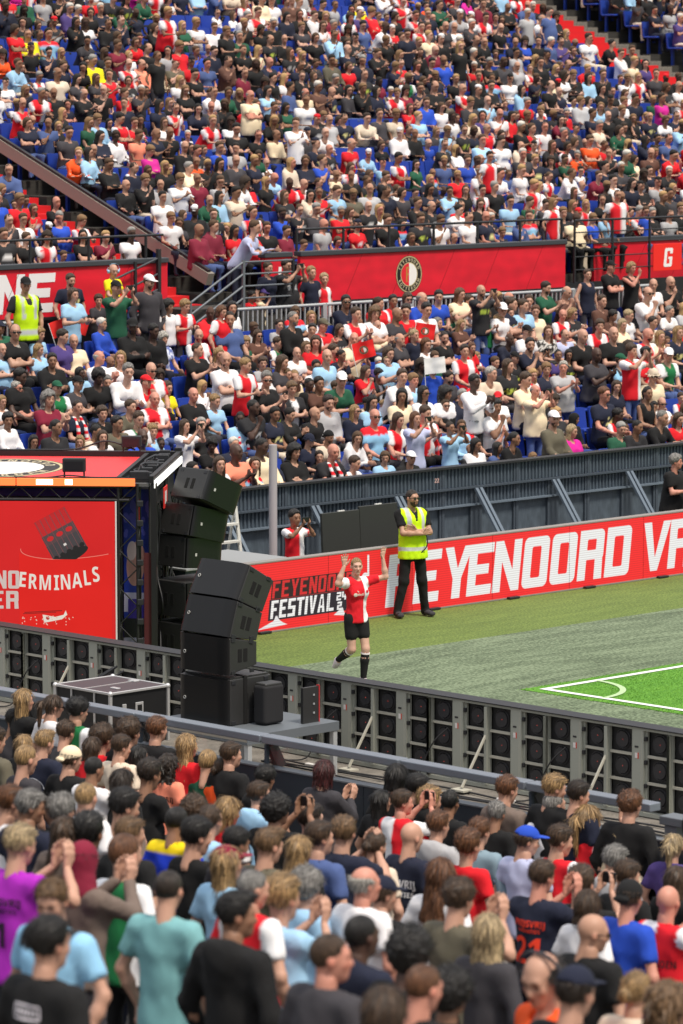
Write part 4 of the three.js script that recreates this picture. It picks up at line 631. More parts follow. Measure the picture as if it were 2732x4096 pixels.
// ---------------------------------------------------------------- rail and parapet of the near stand
{
  const rm = mat('rail_metal', srgb('#7d848e'), 0.42, { metalness: 0.35 }), navy = mat('parapet_navy', srgb('#2a333c'), 0.6), glassM = new THREE.MeshPhysicalMaterial({ color: 0xffffff, roughness: 0.0, transmission: 1, thickness: 0, ior: 1.3, side: THREE.DoubleSide }); glassM.name = 'balustrade_glass';
  const p = thing('parapet', 'dark navy parapet wall between the crowd and the cable strip', 'wall', NP(0, 0, 4.62), TN); for (let x = -8; x < 12; x += 2) part(p, 'panel', box(x, x + 1.992, -0.6, 0.985, -0.04, 0.04), navy);
  part(p, 'sill', box(-8, 12, 0.985, 1.0, -0.07, 0.05), greySteel);
  const cuts = [-5.2, -3.1, -1.1, 0.72, 2.58, 4.48, 6.1, 7.62], word = ['far left', 'left', 'third', 'before the case', 'before the speakers', 'right of the speakers', 'right', 'far right'];
  for (let i = 0; i < cuts.length - 1; i++) {
    const a = cuts[i], L = cuts[i + 1] - a, r = thing('handrail', `flat grey metal handrail section, ${ord7[i]} from left above the parapet`, 'handrail', NP(a, 0, 4.6), TN, 'handrail sections before the near crowd');
    part(r, 'top_rail', rbox(0.012, L - 0.012, 1.228, 1.305, -0.075, 0.075, 0.012), rm); part(r, 'glass_pane', new THREE.PlaneGeometry(L - 0.06, 0.22).translate(L / 2, 1.11, 0), glassM);
    part(r, 'bracket', join([beam(V(0.02, 1.21, -0.03), V(0.02, 0.98, -0.14), 0.012, 0.1), beam(V(0.07, 1.21, -0.03), V(0.09, 0.98, -0.14), 0.012, 0.1)]), blackSteel); part(r, 'glass_clamp', box(0.0, 0.03, 1.0, 1.21, -0.02, 0.02), steelDark);
  }
  const e = thing('end_stand', 'grey steel end stand with a black rubber wheel by the handrail', 'stand', NP(7.7, 0, 4.5), TN); part(e, 'leg', box(0, 0.14, 0, 1.12, -0.08, 0.08), greySteel); part(e, 'top_plate', rbox(-0.05, 0.34, 1.12, 1.2, -0.1, 0.1, 0.01), greySteel); part(e, 'wheel', new THREE.TorusGeometry(0.16, 0.035, 8, 24).translate(0.42, 1.15, 0.1), blackSteel); part(e, 'hub', new THREE.CylinderGeometry(0.13, 0.13, 0.03, 20).rotateX(Math.PI / 2).translate(0.42, 1.15, 0.1), galv);
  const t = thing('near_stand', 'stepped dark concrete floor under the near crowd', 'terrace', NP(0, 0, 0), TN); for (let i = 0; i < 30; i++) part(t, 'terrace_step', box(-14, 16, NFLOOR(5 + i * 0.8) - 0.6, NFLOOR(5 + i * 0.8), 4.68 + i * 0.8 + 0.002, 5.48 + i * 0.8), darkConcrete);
}
// ---------------------------------------------------------------- sound gear before the near board
const cab = mat('speaker_paint', [0.03, 0.03, 0.03], 0.4), grille = mat('speaker_grille', [0.007, 0.007, 0.008], 0.42), hole = mat('recess_shade_and_strap', [0.002, 0.002, 0.002], 0.95), cabTop = cab;  // hole: near-black for the shade inside handle recesses; the strap shares it
function speakerBox(parent, w, h, d, place, logo = true, wedge = 0) {             // front +z, stands on y = 0
  const bg = rbox(-w / 2, w / 2, 0.004, h - 0.004, -d, -0.05, 0.012), bp = bg.attributes.position; for (let i = 0; i < bp.count; i++) bp.setY(i, bp.getY(i) + (bp.getY(i) / h - 0.5) * 2 * bp.getZ(i) * Math.tan(wedge / 2)); bg.computeVertexNormals();
  const b = part(parent, 'speaker_box', bg, cab); place(b);
  const sh = new THREE.Shape(); sh.moveTo(-w / 2 + 0.004, 0.05); sh.lineTo(-w / 2 + 0.004, 0.02); sh.quadraticCurveTo(-w / 2 + 0.02, 0.0, -w / 2 + 0.1, -0.008); sh.lineTo(w / 2 - 0.14, -0.012); sh.quadraticCurveTo(w / 2 - 0.03, -0.01, w / 2 - 0.004, 0.05);
  part(b, 'grille', new THREE.ExtrudeGeometry(sh, { depth: h - 0.02, bevelEnabled: false, curveSegments: 10 }).rotateX(-Math.PI / 2).translate(0, 0.01, 0), mat('speaker_grille2', [0.0045, 0.0045, 0.005], 0.34, { side: THREE.DoubleSide }));
  for (const s of [-1, 1]) for (const z of [-d * 0.62, -d * 0.44]) part(b, 'handle', rbox(s * w / 2 - 0.004, s * w / 2 + 0.004, h * 0.32, h * 0.66, z - 0.03, z + 0.03, 0.0035), hole);  // flat plates, the dark of each handle recess put into their colour
  for (const s of [-1, 1]) for (const [y, z] of [[h - 0.04, -0.1], [h - 0.04, -d + 0.08], [0.03, -0.1], [0.03, -d + 0.08]]) part(b, 'rigging_plate', rbox(s * w / 2 - 0.006, s * w / 2 + 0.01, y - 0.022, y + 0.022, z - 0.03, z + 0.03, 0.004), blackSteel);
  if (logo) part(b, 'badge', new THREE.TorusGeometry(0.017, 0.004, 6, 14).translate(-w * 0.36, h * 0.5, 0.014), mat('badge_silver', [0.5, 0.5, 0.48], 0.4));
  return b;
}
{
  const base = 0.62, zf = 1.85;                                        // platform height, distance of the fronts from the board
  const pl = thing('speaker_platform', 'low grey aluminium platform carrying the near speaker stack', 'platform', NP(-1.32, 0, zf), TN);
  part(pl, 'deck', box(-0.6, 0.98, base - 0.1, base, -1.15, 0.25), greySteel); for (const [x, z] of [[-0.55, -1.1], [0.94, -1.1], [-0.55, 0.2], [0.94, 0.2]]) part(pl, 'leg', box(x - 0.03, x + 0.03, 0, base - 0.1, z - 0.03, z + 0.03), galv);
  for (const z of [0.252, 0.256]) part(pl, 'plank', box(-0.59, 0.97, base - 0.09 + (z - 0.25) * 10, base - 0.055 + (z - 0.25) * 10, 0.25, z), mat('plank_wood', srgb('#9a9488'), 0.8));
  const sub = thing('subwoofer', 'black subwoofer box under the near speaker stack', 'speaker', NP(-1.32, base, zf), TN); speakerBox(sub, 0.78, 0.52, 0.67, () => {}); part(sub, 'top_plate', box(-0.37, 0.37, 0.519, 0.535, -0.64, -0.07), cabTop); part(sub, 'strap', join([box(0.392, 0.4, 0, 0.53, -0.3, -0.25), box(0.0, 0.4, 0.536, 0.541, -0.3, -0.25)]), hole);
  let ay = 0.56, az = 0.0; const arr = [[0.0, 0.36], [-0.3, 0.24], [-0.47, 0.1]].map(([t, wd]) => { const r = [ay, t, az, wd]; ay += 0.432 * Math.cos(t); az += 0.432 * Math.sin(t); return r; });
  arr.forEach(([y, tilt, z, wd], i) => { const s = thing('line_array_speaker', ['black line array speaker box, lowest of the near stack', 'black line array speaker box, middle of the near stack', 'black line array speaker box, topmost of the near stack'][i], 'speaker', NP(-1.32, base + y, zf + z), TN, 'near line array stack'); s.rotation.order = 'YXZ'; s.rotation.x = tilt; speakerBox(s, 0.77, 0.43, 0.46, () => {}, true, wd); });
  const amp = thing('rack_bag', 'tall black padded bag beside the near subwoofer', 'bag', NP(-0.6, base, zf - 0.42), TN); part(amp, 'body', rbox(-0.26, -0.06, 0.01, 0.45, -0.2, 0.1, 0.04, 3), rubberM()); part(amp, 'flap', rbox(-0.25, -0.07, 0.42, 0.47, -0.18, 0.08, 0.02), cabTop);
  const pan = thing('patch_panel', 'dark red edged panel leaning behind the black bag', 'panel', NP(-0.5, base, zf - 0.85), TN); part(pan, 'board', box(-0.02, 0.02, 0, 0.4, -0.12, 0.12), cab); part(pan, 'edge', box(-0.02, 0.024, 0, 0.41, -0.133, -0.12), mat('edge_red', srgb('#b81c24'), 0.6)); for (const y of [0.1, 0.2, 0.3]) part(pan, 'socket', box(0.02, 0.03, y, y + 0.02, -0.05, -0.03), galv);
  // flight case
  const fc = thing('flight_case', 'black flight case with silver edges behind the handrail', 'case', NP(-3.45, 0, 1.32), TN), al = mat('case_edge', [0.62, 0.62, 0.62], 0.35, { metalness: 0.5 }), ply = mat('case_ply', srgb('#45383c'), 0.6), side = mat('case_black', [0.01, 0.01, 0.011], 0.5), w = 0.48, d = 0.44, h = 0.75;
  part(fc, 'box', box(-w + 0.01, w - 0.01, 0.12, h - 0.01, -d + 0.01, d - 0.01), side); part(fc, 'lid', box(-w + 0.02, w - 0.02, h - 0.01, h - 0.004, -d + 0.02, d - 0.02), ply);
  for (const s of [-1, 1]) { part(fc, 'edge', rbox(-w, w, h - 0.025, h + 0.004, s * d - 0.014, s * d + 0.014, 0.006), al); part(fc, 'edge', rbox(s * w - 0.014, s * w + 0.014, h - 0.025, h + 0.004, -d, d, 0.006), al); part(fc, 'edge', box(-w, w, 0.1, 0.125, s * d - 0.012, s * d + 0.012), al); for (const q of [-1, 1]) { part(fc, 'corner_edge', rbox(s * w - 0.018, s * w + 0.018, 0.1, h - 0.03, q * d - 0.018, q * d + 0.018, 0.006), al); part(fc, 'corner_ball', new THREE.SphereGeometry(0.032, 10, 8).translate(s * w, h - 0.012, q * d), al); part(fc, 'castor', new THREE.CylinderGeometry(0.05, 0.05, 0.035, 14).rotateZ(Math.PI / 2).translate(s * (w - 0.1), 0.05, q * (d - 0.1)), side); } }
  part(fc, 'lid_seam', box(-0.008, 0.008, h - 0.006, h + 0.003, -d, d), al); part(fc, 'lid_catch', rbox(-0.06, 0.06, h - 0.005, h + 0.012, -d + 0.06, -d + 0.14, 0.006), al); part(fc, 'lid_catch', rbox(0.2, 0.32, h - 0.005, h + 0.012, d - 0.3, d - 0.24, 0.006), al);
  for (const x of [-0.2, 0.2]) part(fc, 'front_brace', box(x - 0.012, x + 0.012, 0.12, h - 0.02, d - 0.008, d + 0.004), al);
  part(fc, 'handle', join([rbox(w - 0.008, w + 0.008, 0.42, 0.6, -0.06, 0.06, 0.006)]), al); part(fc, 'handle_well', box(w, w + 0.0095, 0.45, 0.57, -0.035, 0.035), hole); part(fc, 'catch', rbox(w - 0.008, w + 0.01, 0.5, 0.6, 0.2, 0.26, 0.006), al);  // the well is a flat plate coloured near-black for its depth
  const st = thing('folded_stand', 'folded black tripod stands leaning on the LED cabinets', 'tripod', NP(-4.95, 0, 0.5), TN); for (const [a, b] of [[-0.5, 0.0], [-0.42, 0.1], [-0.3, -0.05]]) part(st, 'leg', bar(V(a, 0.04, 0.35), V(a + 0.75, 0.68 + b * 0.3, -0.3), 0.014), blackSteel); part(st, 'base', rbox(-0.7, -0.2, 0.0, 0.16, 0.15, 0.5, 0.03), blackSteel);
}
function rubberM() { return mat('bag_cloth', [0.014, 0.014, 0.016], 0.85); }
// ---------------------------------------------------------------- stage booth in the corner
{
  const Y = -3.8 * Math.PI / 180, bo = thing('stage_booth', 'black truss stage booth with red printed banner and red roof', 'stage', V(-2.79, 0, -50.1), Y);
  const trussMat = mat('truss_black', [0.012, 0.012, 0.013], 0.42);
  const tower = (x, z, h, w = 0.25) => { const l = [], r = 0.02, q = w / 2; for (const [a, b] of [[-q, -q], [q, -q], [-q, q], [q, q]]) l.push(bar(V(x + a, 0, z + b), V(x + a, h, z + b), r)); for (let y = 0.05, s = 1; y < h - w; y += w, s = -s) { l.push(bar(V(x - q * s, y, z + q), V(x + q * s, y + w, z + q), 0.009, 0.009, 5), bar(V(x + q, y, z + q * s), V(x + q, y + w, z - q * s), 0.009, 0.009, 5), bar(V(x - q, y, z - q * s), V(x - q, y + w, z + q * s), 0.009, 0.009, 5)); } return join(l); };
  part(bo, 'truss_tower', tower(0, 0, 2.42), trussMat); part(bo, 'truss_tower', tower(0.22, -1.5, 2.42, 0.2), trussMat); part(bo, 'truss_tower', tower(0.2, -3.2, 2.42), trussMat); part(bo, 'truss_tower', tower(-3.9, 0, 2.42), trussMat);
  const beamT = (y0, y1, x0, x1, z) => { const l = [bar(V(x0, y0, z), V(x1, y0, z), 0.025), bar(V(x0, y1, z), V(x1, y1, z), 0.025), bar(V(x0, y1, z - 0.22), V(x1, y1, z - 0.22), 0.025), bar(V(x0, y0, z - 0.22), V(x1, y0, z - 0.22), 0.025)]; for (let x = x0, s = 1; x < x1 - 0.1; x += 0.19, s = -s) l.push(bar(V(x, s > 0 ? y0 : y1, z), V(x + 0.19, s > 0 ? y1 : y0, z), 0.009, 0.009, 5)); return join(l); };
  part(bo, 'front_truss', beamT(2.2, 2.38, -3.9, 0.02, 0.12), trussMat);
  part(bo, 'back_panel', box(-3.9, 0.1, 0.3, 2.4, -0.5, -0.46), mat('purple_backdrop', srgb('#4a3f94'), 0.7));
  part(bo, 'inner_screen', new THREE.PlaneGeometry(0.34, 2.2).translate(0.06, 1.2, -0.3), new THREE.MeshStandardMaterial({ roughness: 0.4, map: canvasTex(128, 512, (c) => { const g = c.createLinearGradient(0, 0, 0, 512); c.fillStyle = '#2238a0'; c.fillRect(0, 0, 128, 512); c.fillStyle = '#5a60c8'; for (let i = 0; i < 22; i++) { c.beginPath(); c.arc(rnd() * 128, 30 + rnd() * 120, 6 + rnd() * 12, 0, 7); c.fill(); } c.fillStyle = '#b98c86'; c.beginPath(); c.ellipse(60, 230, 46, 70, 0.2, 0, 7); c.fill(); c.fillStyle = '#d8c4c8'; c.beginPath(); c.ellipse(40, 190, 24, 30, 0.2, 0, 7); c.fill(); c.fillStyle = '#b8b6da'; c.fillRect(0, 320, 128, 60); c.fillStyle = '#3c2c9c'; c.fillRect(20, 340, 108, 60); c.fillStyle = '#1c1c28'; c.fillRect(0, 400, 128, 60); c.fillStyle = '#9a9ab8'; c.fillRect(0, 460, 128, 52); }) }));
  part(bo, 'dark_side_panel', box(0.235, 0.25, 0, 2.38, -3.1, -0.2), mat('side_panel_black', [0.01, 0.01, 0.011], 0.9)); for (let k = 0; k < 10; k++) part(bo, 'cable', tube(Array.from({ length: 7 }, (_, i) => V(0.27 + rr(0, 0.1), 0.1 + i * 0.33, -0.4 - k * 0.28 + rr(-0.1, 0.1))), 0.013, 30), blackSteel);  // plain black panel put in for the dark inner side of the booth
  for (let k = 0; k < 8; k++) part(bo, 'clamp', rbox(0.12, 0.2, 0.3 + k * 0.26, 0.38 + k * 0.26, 0.1, 0.16, 0.01), blackSteel);
  // roof with printed crest
  const roofTex = canvasTex(1024, 512, (c) => { c.fillStyle = '#e8383a'; c.fillRect(0, 0, 1024, 512); c.save(); c.translate(560, 256); c.scale(0.9, 0.78); c.translate(-256, -256); drawCrest(c, 512); c.fillStyle = '#f4efe6'; c.beginPath(); c.arc(256, 256, 170, 0, 7); c.fill(); c.restore(); });
  part(bo, 'roof', box(-4.0, -0.16, 2.42, 2.44, -3.2, 0.1), mat('roof_red', srgb('#d8282c'), 0.5)); part(bo, 'roof_print', new THREE.PlaneGeometry(3.8, 3.2).rotateX(-Math.PI / 2).translate(-2.1, 2.446, -1.55), new THREE.MeshStandardMaterial({ map: roofTex, roughness: 0.45 }));
  part(bo, 'roof_frame', join([box(-4.05, 0.36, 2.44, 2.52, -3.3, -3.18), box(-4.05, 0.1, 2.44, 2.5, 0.1, 0.14), box(-0.16, -0.1, 2.43, 2.5, -3.2, 0.1), box(0.28, 0.34, 2.43, 2.52, -3.3, 0.12)]), trussMat); part(bo, 'roof_grid', box(-0.1, 0.28, 2.38, 2.42, -3.2, 0.1), mat('grid_grey', [0.1, 0.1, 0.1], 0.7));
  for (let k = 0; k < 22; k++) part(bo, 'roof_rung', box(-0.1, 0.28, 2.42, 2.45, -3.1 + k * 0.145, -3.06 + k * 0.145), trussMat);
  for (let k = 0; k < 14; k++) { const z = -3.0 + k * 0.22; part(bo, 'clamp', rbox(rr(-0.02, 0.16), rr(0.17, 0.27), 2.45, 2.5 + rr(0, 0.09), z, z + 0.08, 0.008), blackSteel); }
  for (let k = 0; k < 4; k++) part(bo, 'cable', tube(Array.from({ length: 8 }, (_, i) => V(rr(-0.05, 0.26), 2.47 + rr(0, 0.07), -3 + i * 0.42)), 0.012, 40), blackSteel);
  part(bo, 'cable', tube([V(-2.6, 2.53, -3.2), V(-1.7, 2.53, -3.22), V(-1.1, 2.55, -3.2), V(-0.7, 2.66, -3.2), V(-0.3, 2.54, -3.2)], 0.012), blackSteel); part(bo, 'cable', tube([V(-1.5, 2.5, 0.1), V(-1.1, 2.49, 0.1), V(-0.8, 2.52, 0.08), V(-0.5, 2.5, 0.1), V(-0.1, 2.5, 0.1)], 0.01), blackSteel);
  // glowing edge strips
  const strip = mat('led_strip_orange', srgb('#f4602c'), 0.4, { emissive: new THREE.Color(1, 0.22, 0.06), emissiveIntensity: 0.45 }), spot = mat('led_lamp', [1, 0.9, 0.75], 0.4, { emissive: new THREE.Color(1, 0.75, 0.5), emissiveIntensity: 1.6 }), white2 = mat('led_strip_white', [0.8, 0.8, 0.78], 0.4, { emissive: new THREE.Color(1, 0.98, 0.92), emissiveIntensity: 0.5 });
  part(bo, 'edge_light', rbox(-1.46, 0.1, 2.39, 2.49, 0.145, 0.175, 0.006), strip); part(bo, 'edge_light', rbox(-4.0, -1.475, 2.39, 2.49, 0.145, 0.175, 0.006), strip);
  for (const [a, b] of [[-1.95, -1.85], [-1.2, -0.98], [-0.82, -0.72]]) part(bo, 'lamp', rbox(a, b, 2.405, 2.475, 0.17, 0.18, 0.004), spot);
  { const l = new THREE.RectAreaLight(0xff7a40, 0.35, 1.56, 0.1); l.name = 'edge_glow'; l.position.set(-0.68, 2.44, 0.2); l.rotation.y = Math.PI; bo.add(l); }
  for (let k = 0; k < 9; k++) part(bo, 'side_light', rbox(0.345, 0.36, 2.36, 2.46, -3.2 + k * 0.37, -2.85 + k * 0.37, 0.004), white2);
  part(bo, 'side_mast', box(0.3, 0.37, 0, 2.42, -0.02, 0.1), trussMat); part(bo, 'side_mast', box(0.24, 0.34, 0, 2.56, -3.36, -3.28), trussMat); part(bo, 'mast_tube', bar(V(0.36, 0.3, -3.28), V(0.36, 1.55, -3.28), 0.012), galv);
  part(bo, 'red_side_strip', box(0.2, 0.3, 0, 1.5, 0.04, 0.06), mat('dark_red_fabric', srgb('#4a1418'), 0.8));
  part(bo, 'side_pennant', box(0.375, 0.385, 2.0, 2.28, -1.1, -0.7), mat('pennant_red', srgb('#e0261e'), 0.7)); part(bo, 'pennant_mark', box(0.3855, 0.387, 2.05, 2.22, -1.0, -0.8), mat('pennant_white', [0.8, 0.8, 0.8], 0.7)); part(bo, 'side_pennant', box(0.12, 0.125, 1.9, 2.2, -0.25, 0.05), mat('pennant_red', srgb('#e0261e'), 0.7));
  // flood lights on the roof
  for (const [x, y, z, s] of [[-0.72, 2.5, 0.0, 1], [-0.35, 2.52, -3.2, 0.9]]) { const f = part(bo, 'flood_light', rbox(x - 0.15 * s, x + 0.15 * s, y + 0.06, y + 0.24 * s, z - 0.06, z + 0.06, 0.012), blackSteel); part(f, 'lens', box(x - 0.12 * s, x + 0.12 * s, y + 0.085, y + 0.2 * s, z + 0.058, z + 0.064), mat('flood_glass', [0.02, 0.02, 0.024], 0.15)); part(f, 'yoke', join([box(x - 0.14 * s, x - 0.12 * s, y - 0.06, y + 0.1, z - 0.015, z + 0.015), box(x + 0.12 * s, x + 0.14 * s, y - 0.06, y + 0.1, z - 0.015, z + 0.015)]), blackSteel); }
  // banner: a printed sheet
  const bt = canvasTex(1024, 1024, (c) => {
    const M = (x) => (x + 2.2) / 2.05 * 1024, N = (y) => (2.19 - y) / 2.05 * 1024;
    c.fillStyle = '#e2171c'; c.fillRect(0, 0, 1024, 1024); c.fillStyle = '#ee1510'; c.beginPath(); c.moveTo(M(-1.42), N(1.5)); c.quadraticCurveTo(M(-1.1), N(1.36), M(-0.2), N(1.5)); c.lineTo(M(-0.2), 1024); c.lineTo(M(-1.42), 1024); c.fill(); c.strokeStyle = '#f58a80'; c.lineWidth = 5; c.beginPath(); c.moveTo(M(-1.4), N(1.56)); c.quadraticCurveTo(M(-1.42), N(1.45), M(-1.0), N(1.425)); c.quadraticCurveTo(M(-0.6), N(1.425), M(-0.24), N(1.5)); c.stroke();
    // a tumbling glass drum
    c.save(); c.beginPath(); c.rect(0, 0, 1024, N(1.425)); c.clip(); c.translate(M(-0.84), N(1.68)); c.rotate(-0.5); c.fillStyle = '#b0283080'; c.fillRect(-118, -190, 236, 130); c.fillStyle = '#5a444a'; c.fillRect(-118, -80, 236, 80); c.fillStyle = '#464249'; c.fillRect(-120, -10, 240, 130); c.fillStyle = '#7a4a50'; for (let i = -3; i < 4; i++) c.fillRect(i * 36 - 2, -186, 4, 290); c.fillStyle = '#d02028'; for (let i = -1; i < 2; i++) { c.beginPath(); c.ellipse(i * 70, -46, 24, 16, 0, 0, 7); c.fill(); } c.fillStyle = '#1c1a1e'; c.beginPath(); c.ellipse(0, 118, 122, 34, 0, 0, 7); c.fill(); for (let i = -2; i < 3; i++) { c.beginPath(); c.ellipse(i * 48, 84, 17, 15, 0, 0, 7); c.fill(); } c.fillStyle = '#e8e4e6'; c.fillRect(-12, 24, 20, 16); c.restore();
    // words
    c.fillStyle = '#f3eeee'; c.textAlign = 'center'; c.textBaseline = 'middle'; [...'ERMINALS'].forEach((ch, i) => { const x = M([-1.38, -1.25, -1.08, -0.93, -0.81, -0.66, -0.53, -0.41][i]), y = N(1.11 + (i - 2.6) * (i - 2.6) * 0.006); c.save(); c.translate(x, y); c.rotate(-(i - 2.6) * 0.03); c.scale(0.74, 1); c.font = 'bold 138px sans-serif'; c.fillText(ch, 0, 0); c.restore(); });
    c.fillStyle = '#dccccf'; block(c, 'N', M(-1.74), N(1.27), 74, 120, 25); block(c, 'O', M(-1.57), N(1.27), 74, 120, 25); block(c, 'E', M(-1.78), N(1.0), 74, 118, 25); block(c, 'R', M(-1.6), N(1.0), 82, 118, 27);
    // helicopter
    c.fillStyle = '#7a1212'; c.save(); c.translate(M(-1.36), N(0.72)); c.rotate(-0.06); c.fillRect(0, 0, 250, 5); c.fillRect(-10, 9, 220, 4); c.restore(); c.fillStyle = '#f4eeee'; c.beginPath(); c.moveTo(M(-1.12), N(0.69)); c.lineTo(M(-0.95), N(0.66)); c.lineTo(M(-0.84), N(0.69)); c.lineTo(M(-0.81), N(0.75)); c.lineTo(M(-0.79), N(0.69)); c.lineTo(M(-0.86), N(0.63)); c.lineTo(M(-1.1), N(0.58)); c.fill(); c.fillStyle = '#c03030'; c.beginPath(); c.arc(M(-1.05), N(0.645), 12, 0, 7); c.fill(); c.fillStyle = '#f4d0cc'; for (let i = 0; i < 34; i++) c.fillRect(M(rr(-1.4, -0.72)), N(rr(0.56, 0.68)), 7, 7);
  });
  bt.wrapS = THREE.ClampToEdgeWrapping;
  const cloth = new THREE.PlaneGeometry(2.05, 2.05, 24, 12), cpz = cloth.attributes.position; for (let i = 0; i < cpz.count; i++) cpz.setZ(i, 0.008 * noise(cpz.getX(i) * 2, cpz.getY(i) * 2.5, 1)); cloth.computeVertexNormals();
  part(bo, 'banner', cloth.translate(-1.19, 1.16, 0.155), new THREE.MeshStandardMaterial({ map: bt, roughness: 0.7 })); part(bo, 'banner_side', box(-3.9, -2.217, 0.13, 2.19, 0.146, 0.154), mat('banner_red', srgb('#e4161c'), 0.7)); part(bo, 'banner_hem', box(-0.165, -0.145, 0.13, 2.19, 0.15, 0.16), mat('hem_white', [0.7, 0.68, 0.68], 0.7));
}
{ // second stack beside the booth, tipped boxes on subwoofers
  const at = (x, y, z) => V(-1.5 + x, y + 0.06, -50.7 + z), yaw = TN + Math.PI / 2;
  for (const [i, y] of [-0.06, 0.5].entries()) { const s = thing('subwoofer', i ? 'black subwoofer, upper one beside the stage booth' : 'black subwoofer, lower one beside the stage booth', 'speaker', at(-0.25, y, 0), yaw); speakerBox(s, 0.8, 0.49, 0.7, () => {}, false); }
  [[1.14, 0.08, -0.02, -0.32], [1.53, 0.24, 0.02, -0.27], [1.97, 0.42, 0.1, -0.12]].forEach(([y, t, dz, dx], i) => { const s = thing('line_array_speaker', ['black line array speaker, lowest of the tipped stack by the booth', 'black line array speaker, middle of the tipped stack by the booth', 'black line array speaker, topmost of the tipped stack by the booth'][i], 'speaker', at(dx, y, dz), yaw, 'tipped line array stack'); s.rotation.order = 'YZX'; s.rotation.z = -t; const b = speakerBox(s, 0.66, 0.42, 0.64, () => {}, false); part(b, 'top_plate', box(-0.32, 0.32, 0.416, 0.422, -0.62, -0.06), cabTop); part(b, 'nameplate', box(-0.2, -0.17, 0.17, 0.21, 0.012, 0.016), mat('badge_silver', [0.5, 0.5, 0.48], 0.4)); });
  const l = thing('step_ladder', 'white folding step ladder behind the tipped speakers', 'ladder', P(-2.75, 0, -2.1), TH); for (const x of [0, 0.42]) { part(l, 'rail', beam(V(x, 0, 0.25), V(x, 1.5, 0), 0.05, 0.03), mat('ladder_white', [0.62, 0.62, 0.58], 0.5)); part(l, 'rear_leg', beam(V(x, 0, -0.35), V(x, 1.45, -0.02), 0.03, 0.03), mat('ladder_white', [0.62, 0.62, 0.58], 0.5)); } for (let k = 1; k < 6; k++) part(l, 'tread', box(0.01, 0.41, 0.25 * k - 0.015, 0.25 * k + 0.015, 0.2 - 0.042 * k, 0.3 - 0.042 * k), mat('ladder_white', [0.62, 0.62, 0.58], 0.5));
  const pf = thing('corner_podium', 'low grey podium behind the left end of the LED board', 'podium', P(-3.75, 0, -0.4), TH); part(pf, 'top', rbox(-1.3, 0.62, 0.965, 1.0, -1.0, 0.22, 0.01), mat('podium_grey', srgb('#8d9092'), 0.7)); part(pf, 'body', box(-1.25, 0.55, 0, 0.963, -0.95, 0.15), steelDark);
  solo('pale_post', new THREE.CylinderGeometry(0.06, 0.06, 2.4, 20).translate(0, 1.2, 0).translate(0, -0.68, 0), mat('post_white', srgb('#aba6ab'), 0.5), 'pale round post standing before the corrugated wall', 'post', P(-1.95, 0.68, -1.7), 0);  // a plain pale pole, carries no lamp
  const d = thing('display_panel', 'dark screen panel leaning behind the LED board, left one', 'panel', P(-1.22, 0, -1.35), TH), dk = mat('panel_dark', srgb('#2c2e2b'), 0.6); part(d, 'panel', rbox(0, 0.775, 0.0, 1.36, -0.05, 0.0, 0.01), dk); part(d, 'grip', box(0.35, 0.48, 1.36, 1.375, -0.04, -0.01), wh2()); d.rotation.order = 'YXZ'; d.rotation.x = -0.06;
  const e = thing('display_panel', 'dark screen panel leaning behind the LED board, right one', 'panel', P(-0.43, 0, -1.36), TH); part(e, 'panel', rbox(0, 0.8, 0.0, 1.4, -0.05, 0.0, 0.01), dk); part(e, 'grip', box(0.35, 0.48, 1.4, 1.415, -0.04, -0.01), wh2()); e.rotation.order = 'YXZ'; e.rotation.x = -0.06;
}
function wh2() { return mat('grip_white', [0.7, 0.7, 0.68], 0.6); }
// ---------------------------------------------------------------- seats
const seatBlue = mat('seat_blue', srgb('#1b3c9c'), 0.5);
const seatPan = memo('pan', () => rbox(-0.215, 0.215, 0.385, 0.43, -0.16, 0.26, 0.02, 2)), seatBack = memo('back', () => { const g = new THREE.BoxGeometry(0.43, 0.36, 0.035, 8, 5, 1), p = g.attributes.position; for (let i = 0; i < p.count; i++) { const x = p.getX(i), y = p.getY(i), c = Math.max(0, Math.hypot(Math.max(0, Math.abs(x) - 0.12), Math.max(0, y - 0.1)) - 0.075); p.setX(i, x * (1 - c * 1.2)); p.setY(i, y - c * 0.25); p.setZ(i, p.getZ(i) + x * x * 0.9 - 0.0 - (y + 0.2) * 0.14); } g.computeVertexNormals(); return g.translate(0, 0.6, -0.2); }), seatLeg = memo('leg', () => box(-0.03, 0.03, 0.0, 0.39, -0.2, -0.14));
const ONES = ['', 'first', 'second', 'third', 'fourth', 'fifth', 'sixth', 'seventh', 'eighth', 'ninth', 'tenth', 'eleventh', 'twelfth', 'thirteenth', 'fourteenth', 'fifteenth', 'sixteenth', 'seventeenth', 'eighteenth', 'nineteenth'], ordinal = (n) => (n < 20 ? ONES[n] : n % 10 ? ['', '', 'twenty', 'thirty', 'forty', 'fifty'][Math.floor(n / 10)] + '-' + ONES[n % 10] : ['', '', 'twentieth', 'thirtieth', 'fortieth', 'fiftieth'][n / 10]);
const inView = (v, m = 30) => { const [x, y] = toScreen(v); return x > -m && x < 2732 + m && y > -m * 2 && y < 4096 + m; };
for (let i = 0; i < 8; i++) { const r = LROW(i); let n = 0; for (let k = -20; k < 36; k++) { const p = P(k * 0.51 + (i % 2) * 0.1, r.y, r.z); if (!inView(p.clone().setY(r.y + 0.6), 10)) continue; n++; const s = thing('stadium_seat', `blue plastic stadium seat, ${ordinal(i + 1)} row of the lower far stand, ${ordinal(n)} from left`, 'seat', p, TH, 'blue seats of the lower far stand'); part(s, 'seat_pan', seatPan, seatBlue); part(s, 'backrest', seatBack, seatBlue); part(s, 'bracket', seatLeg, steelDark); } }
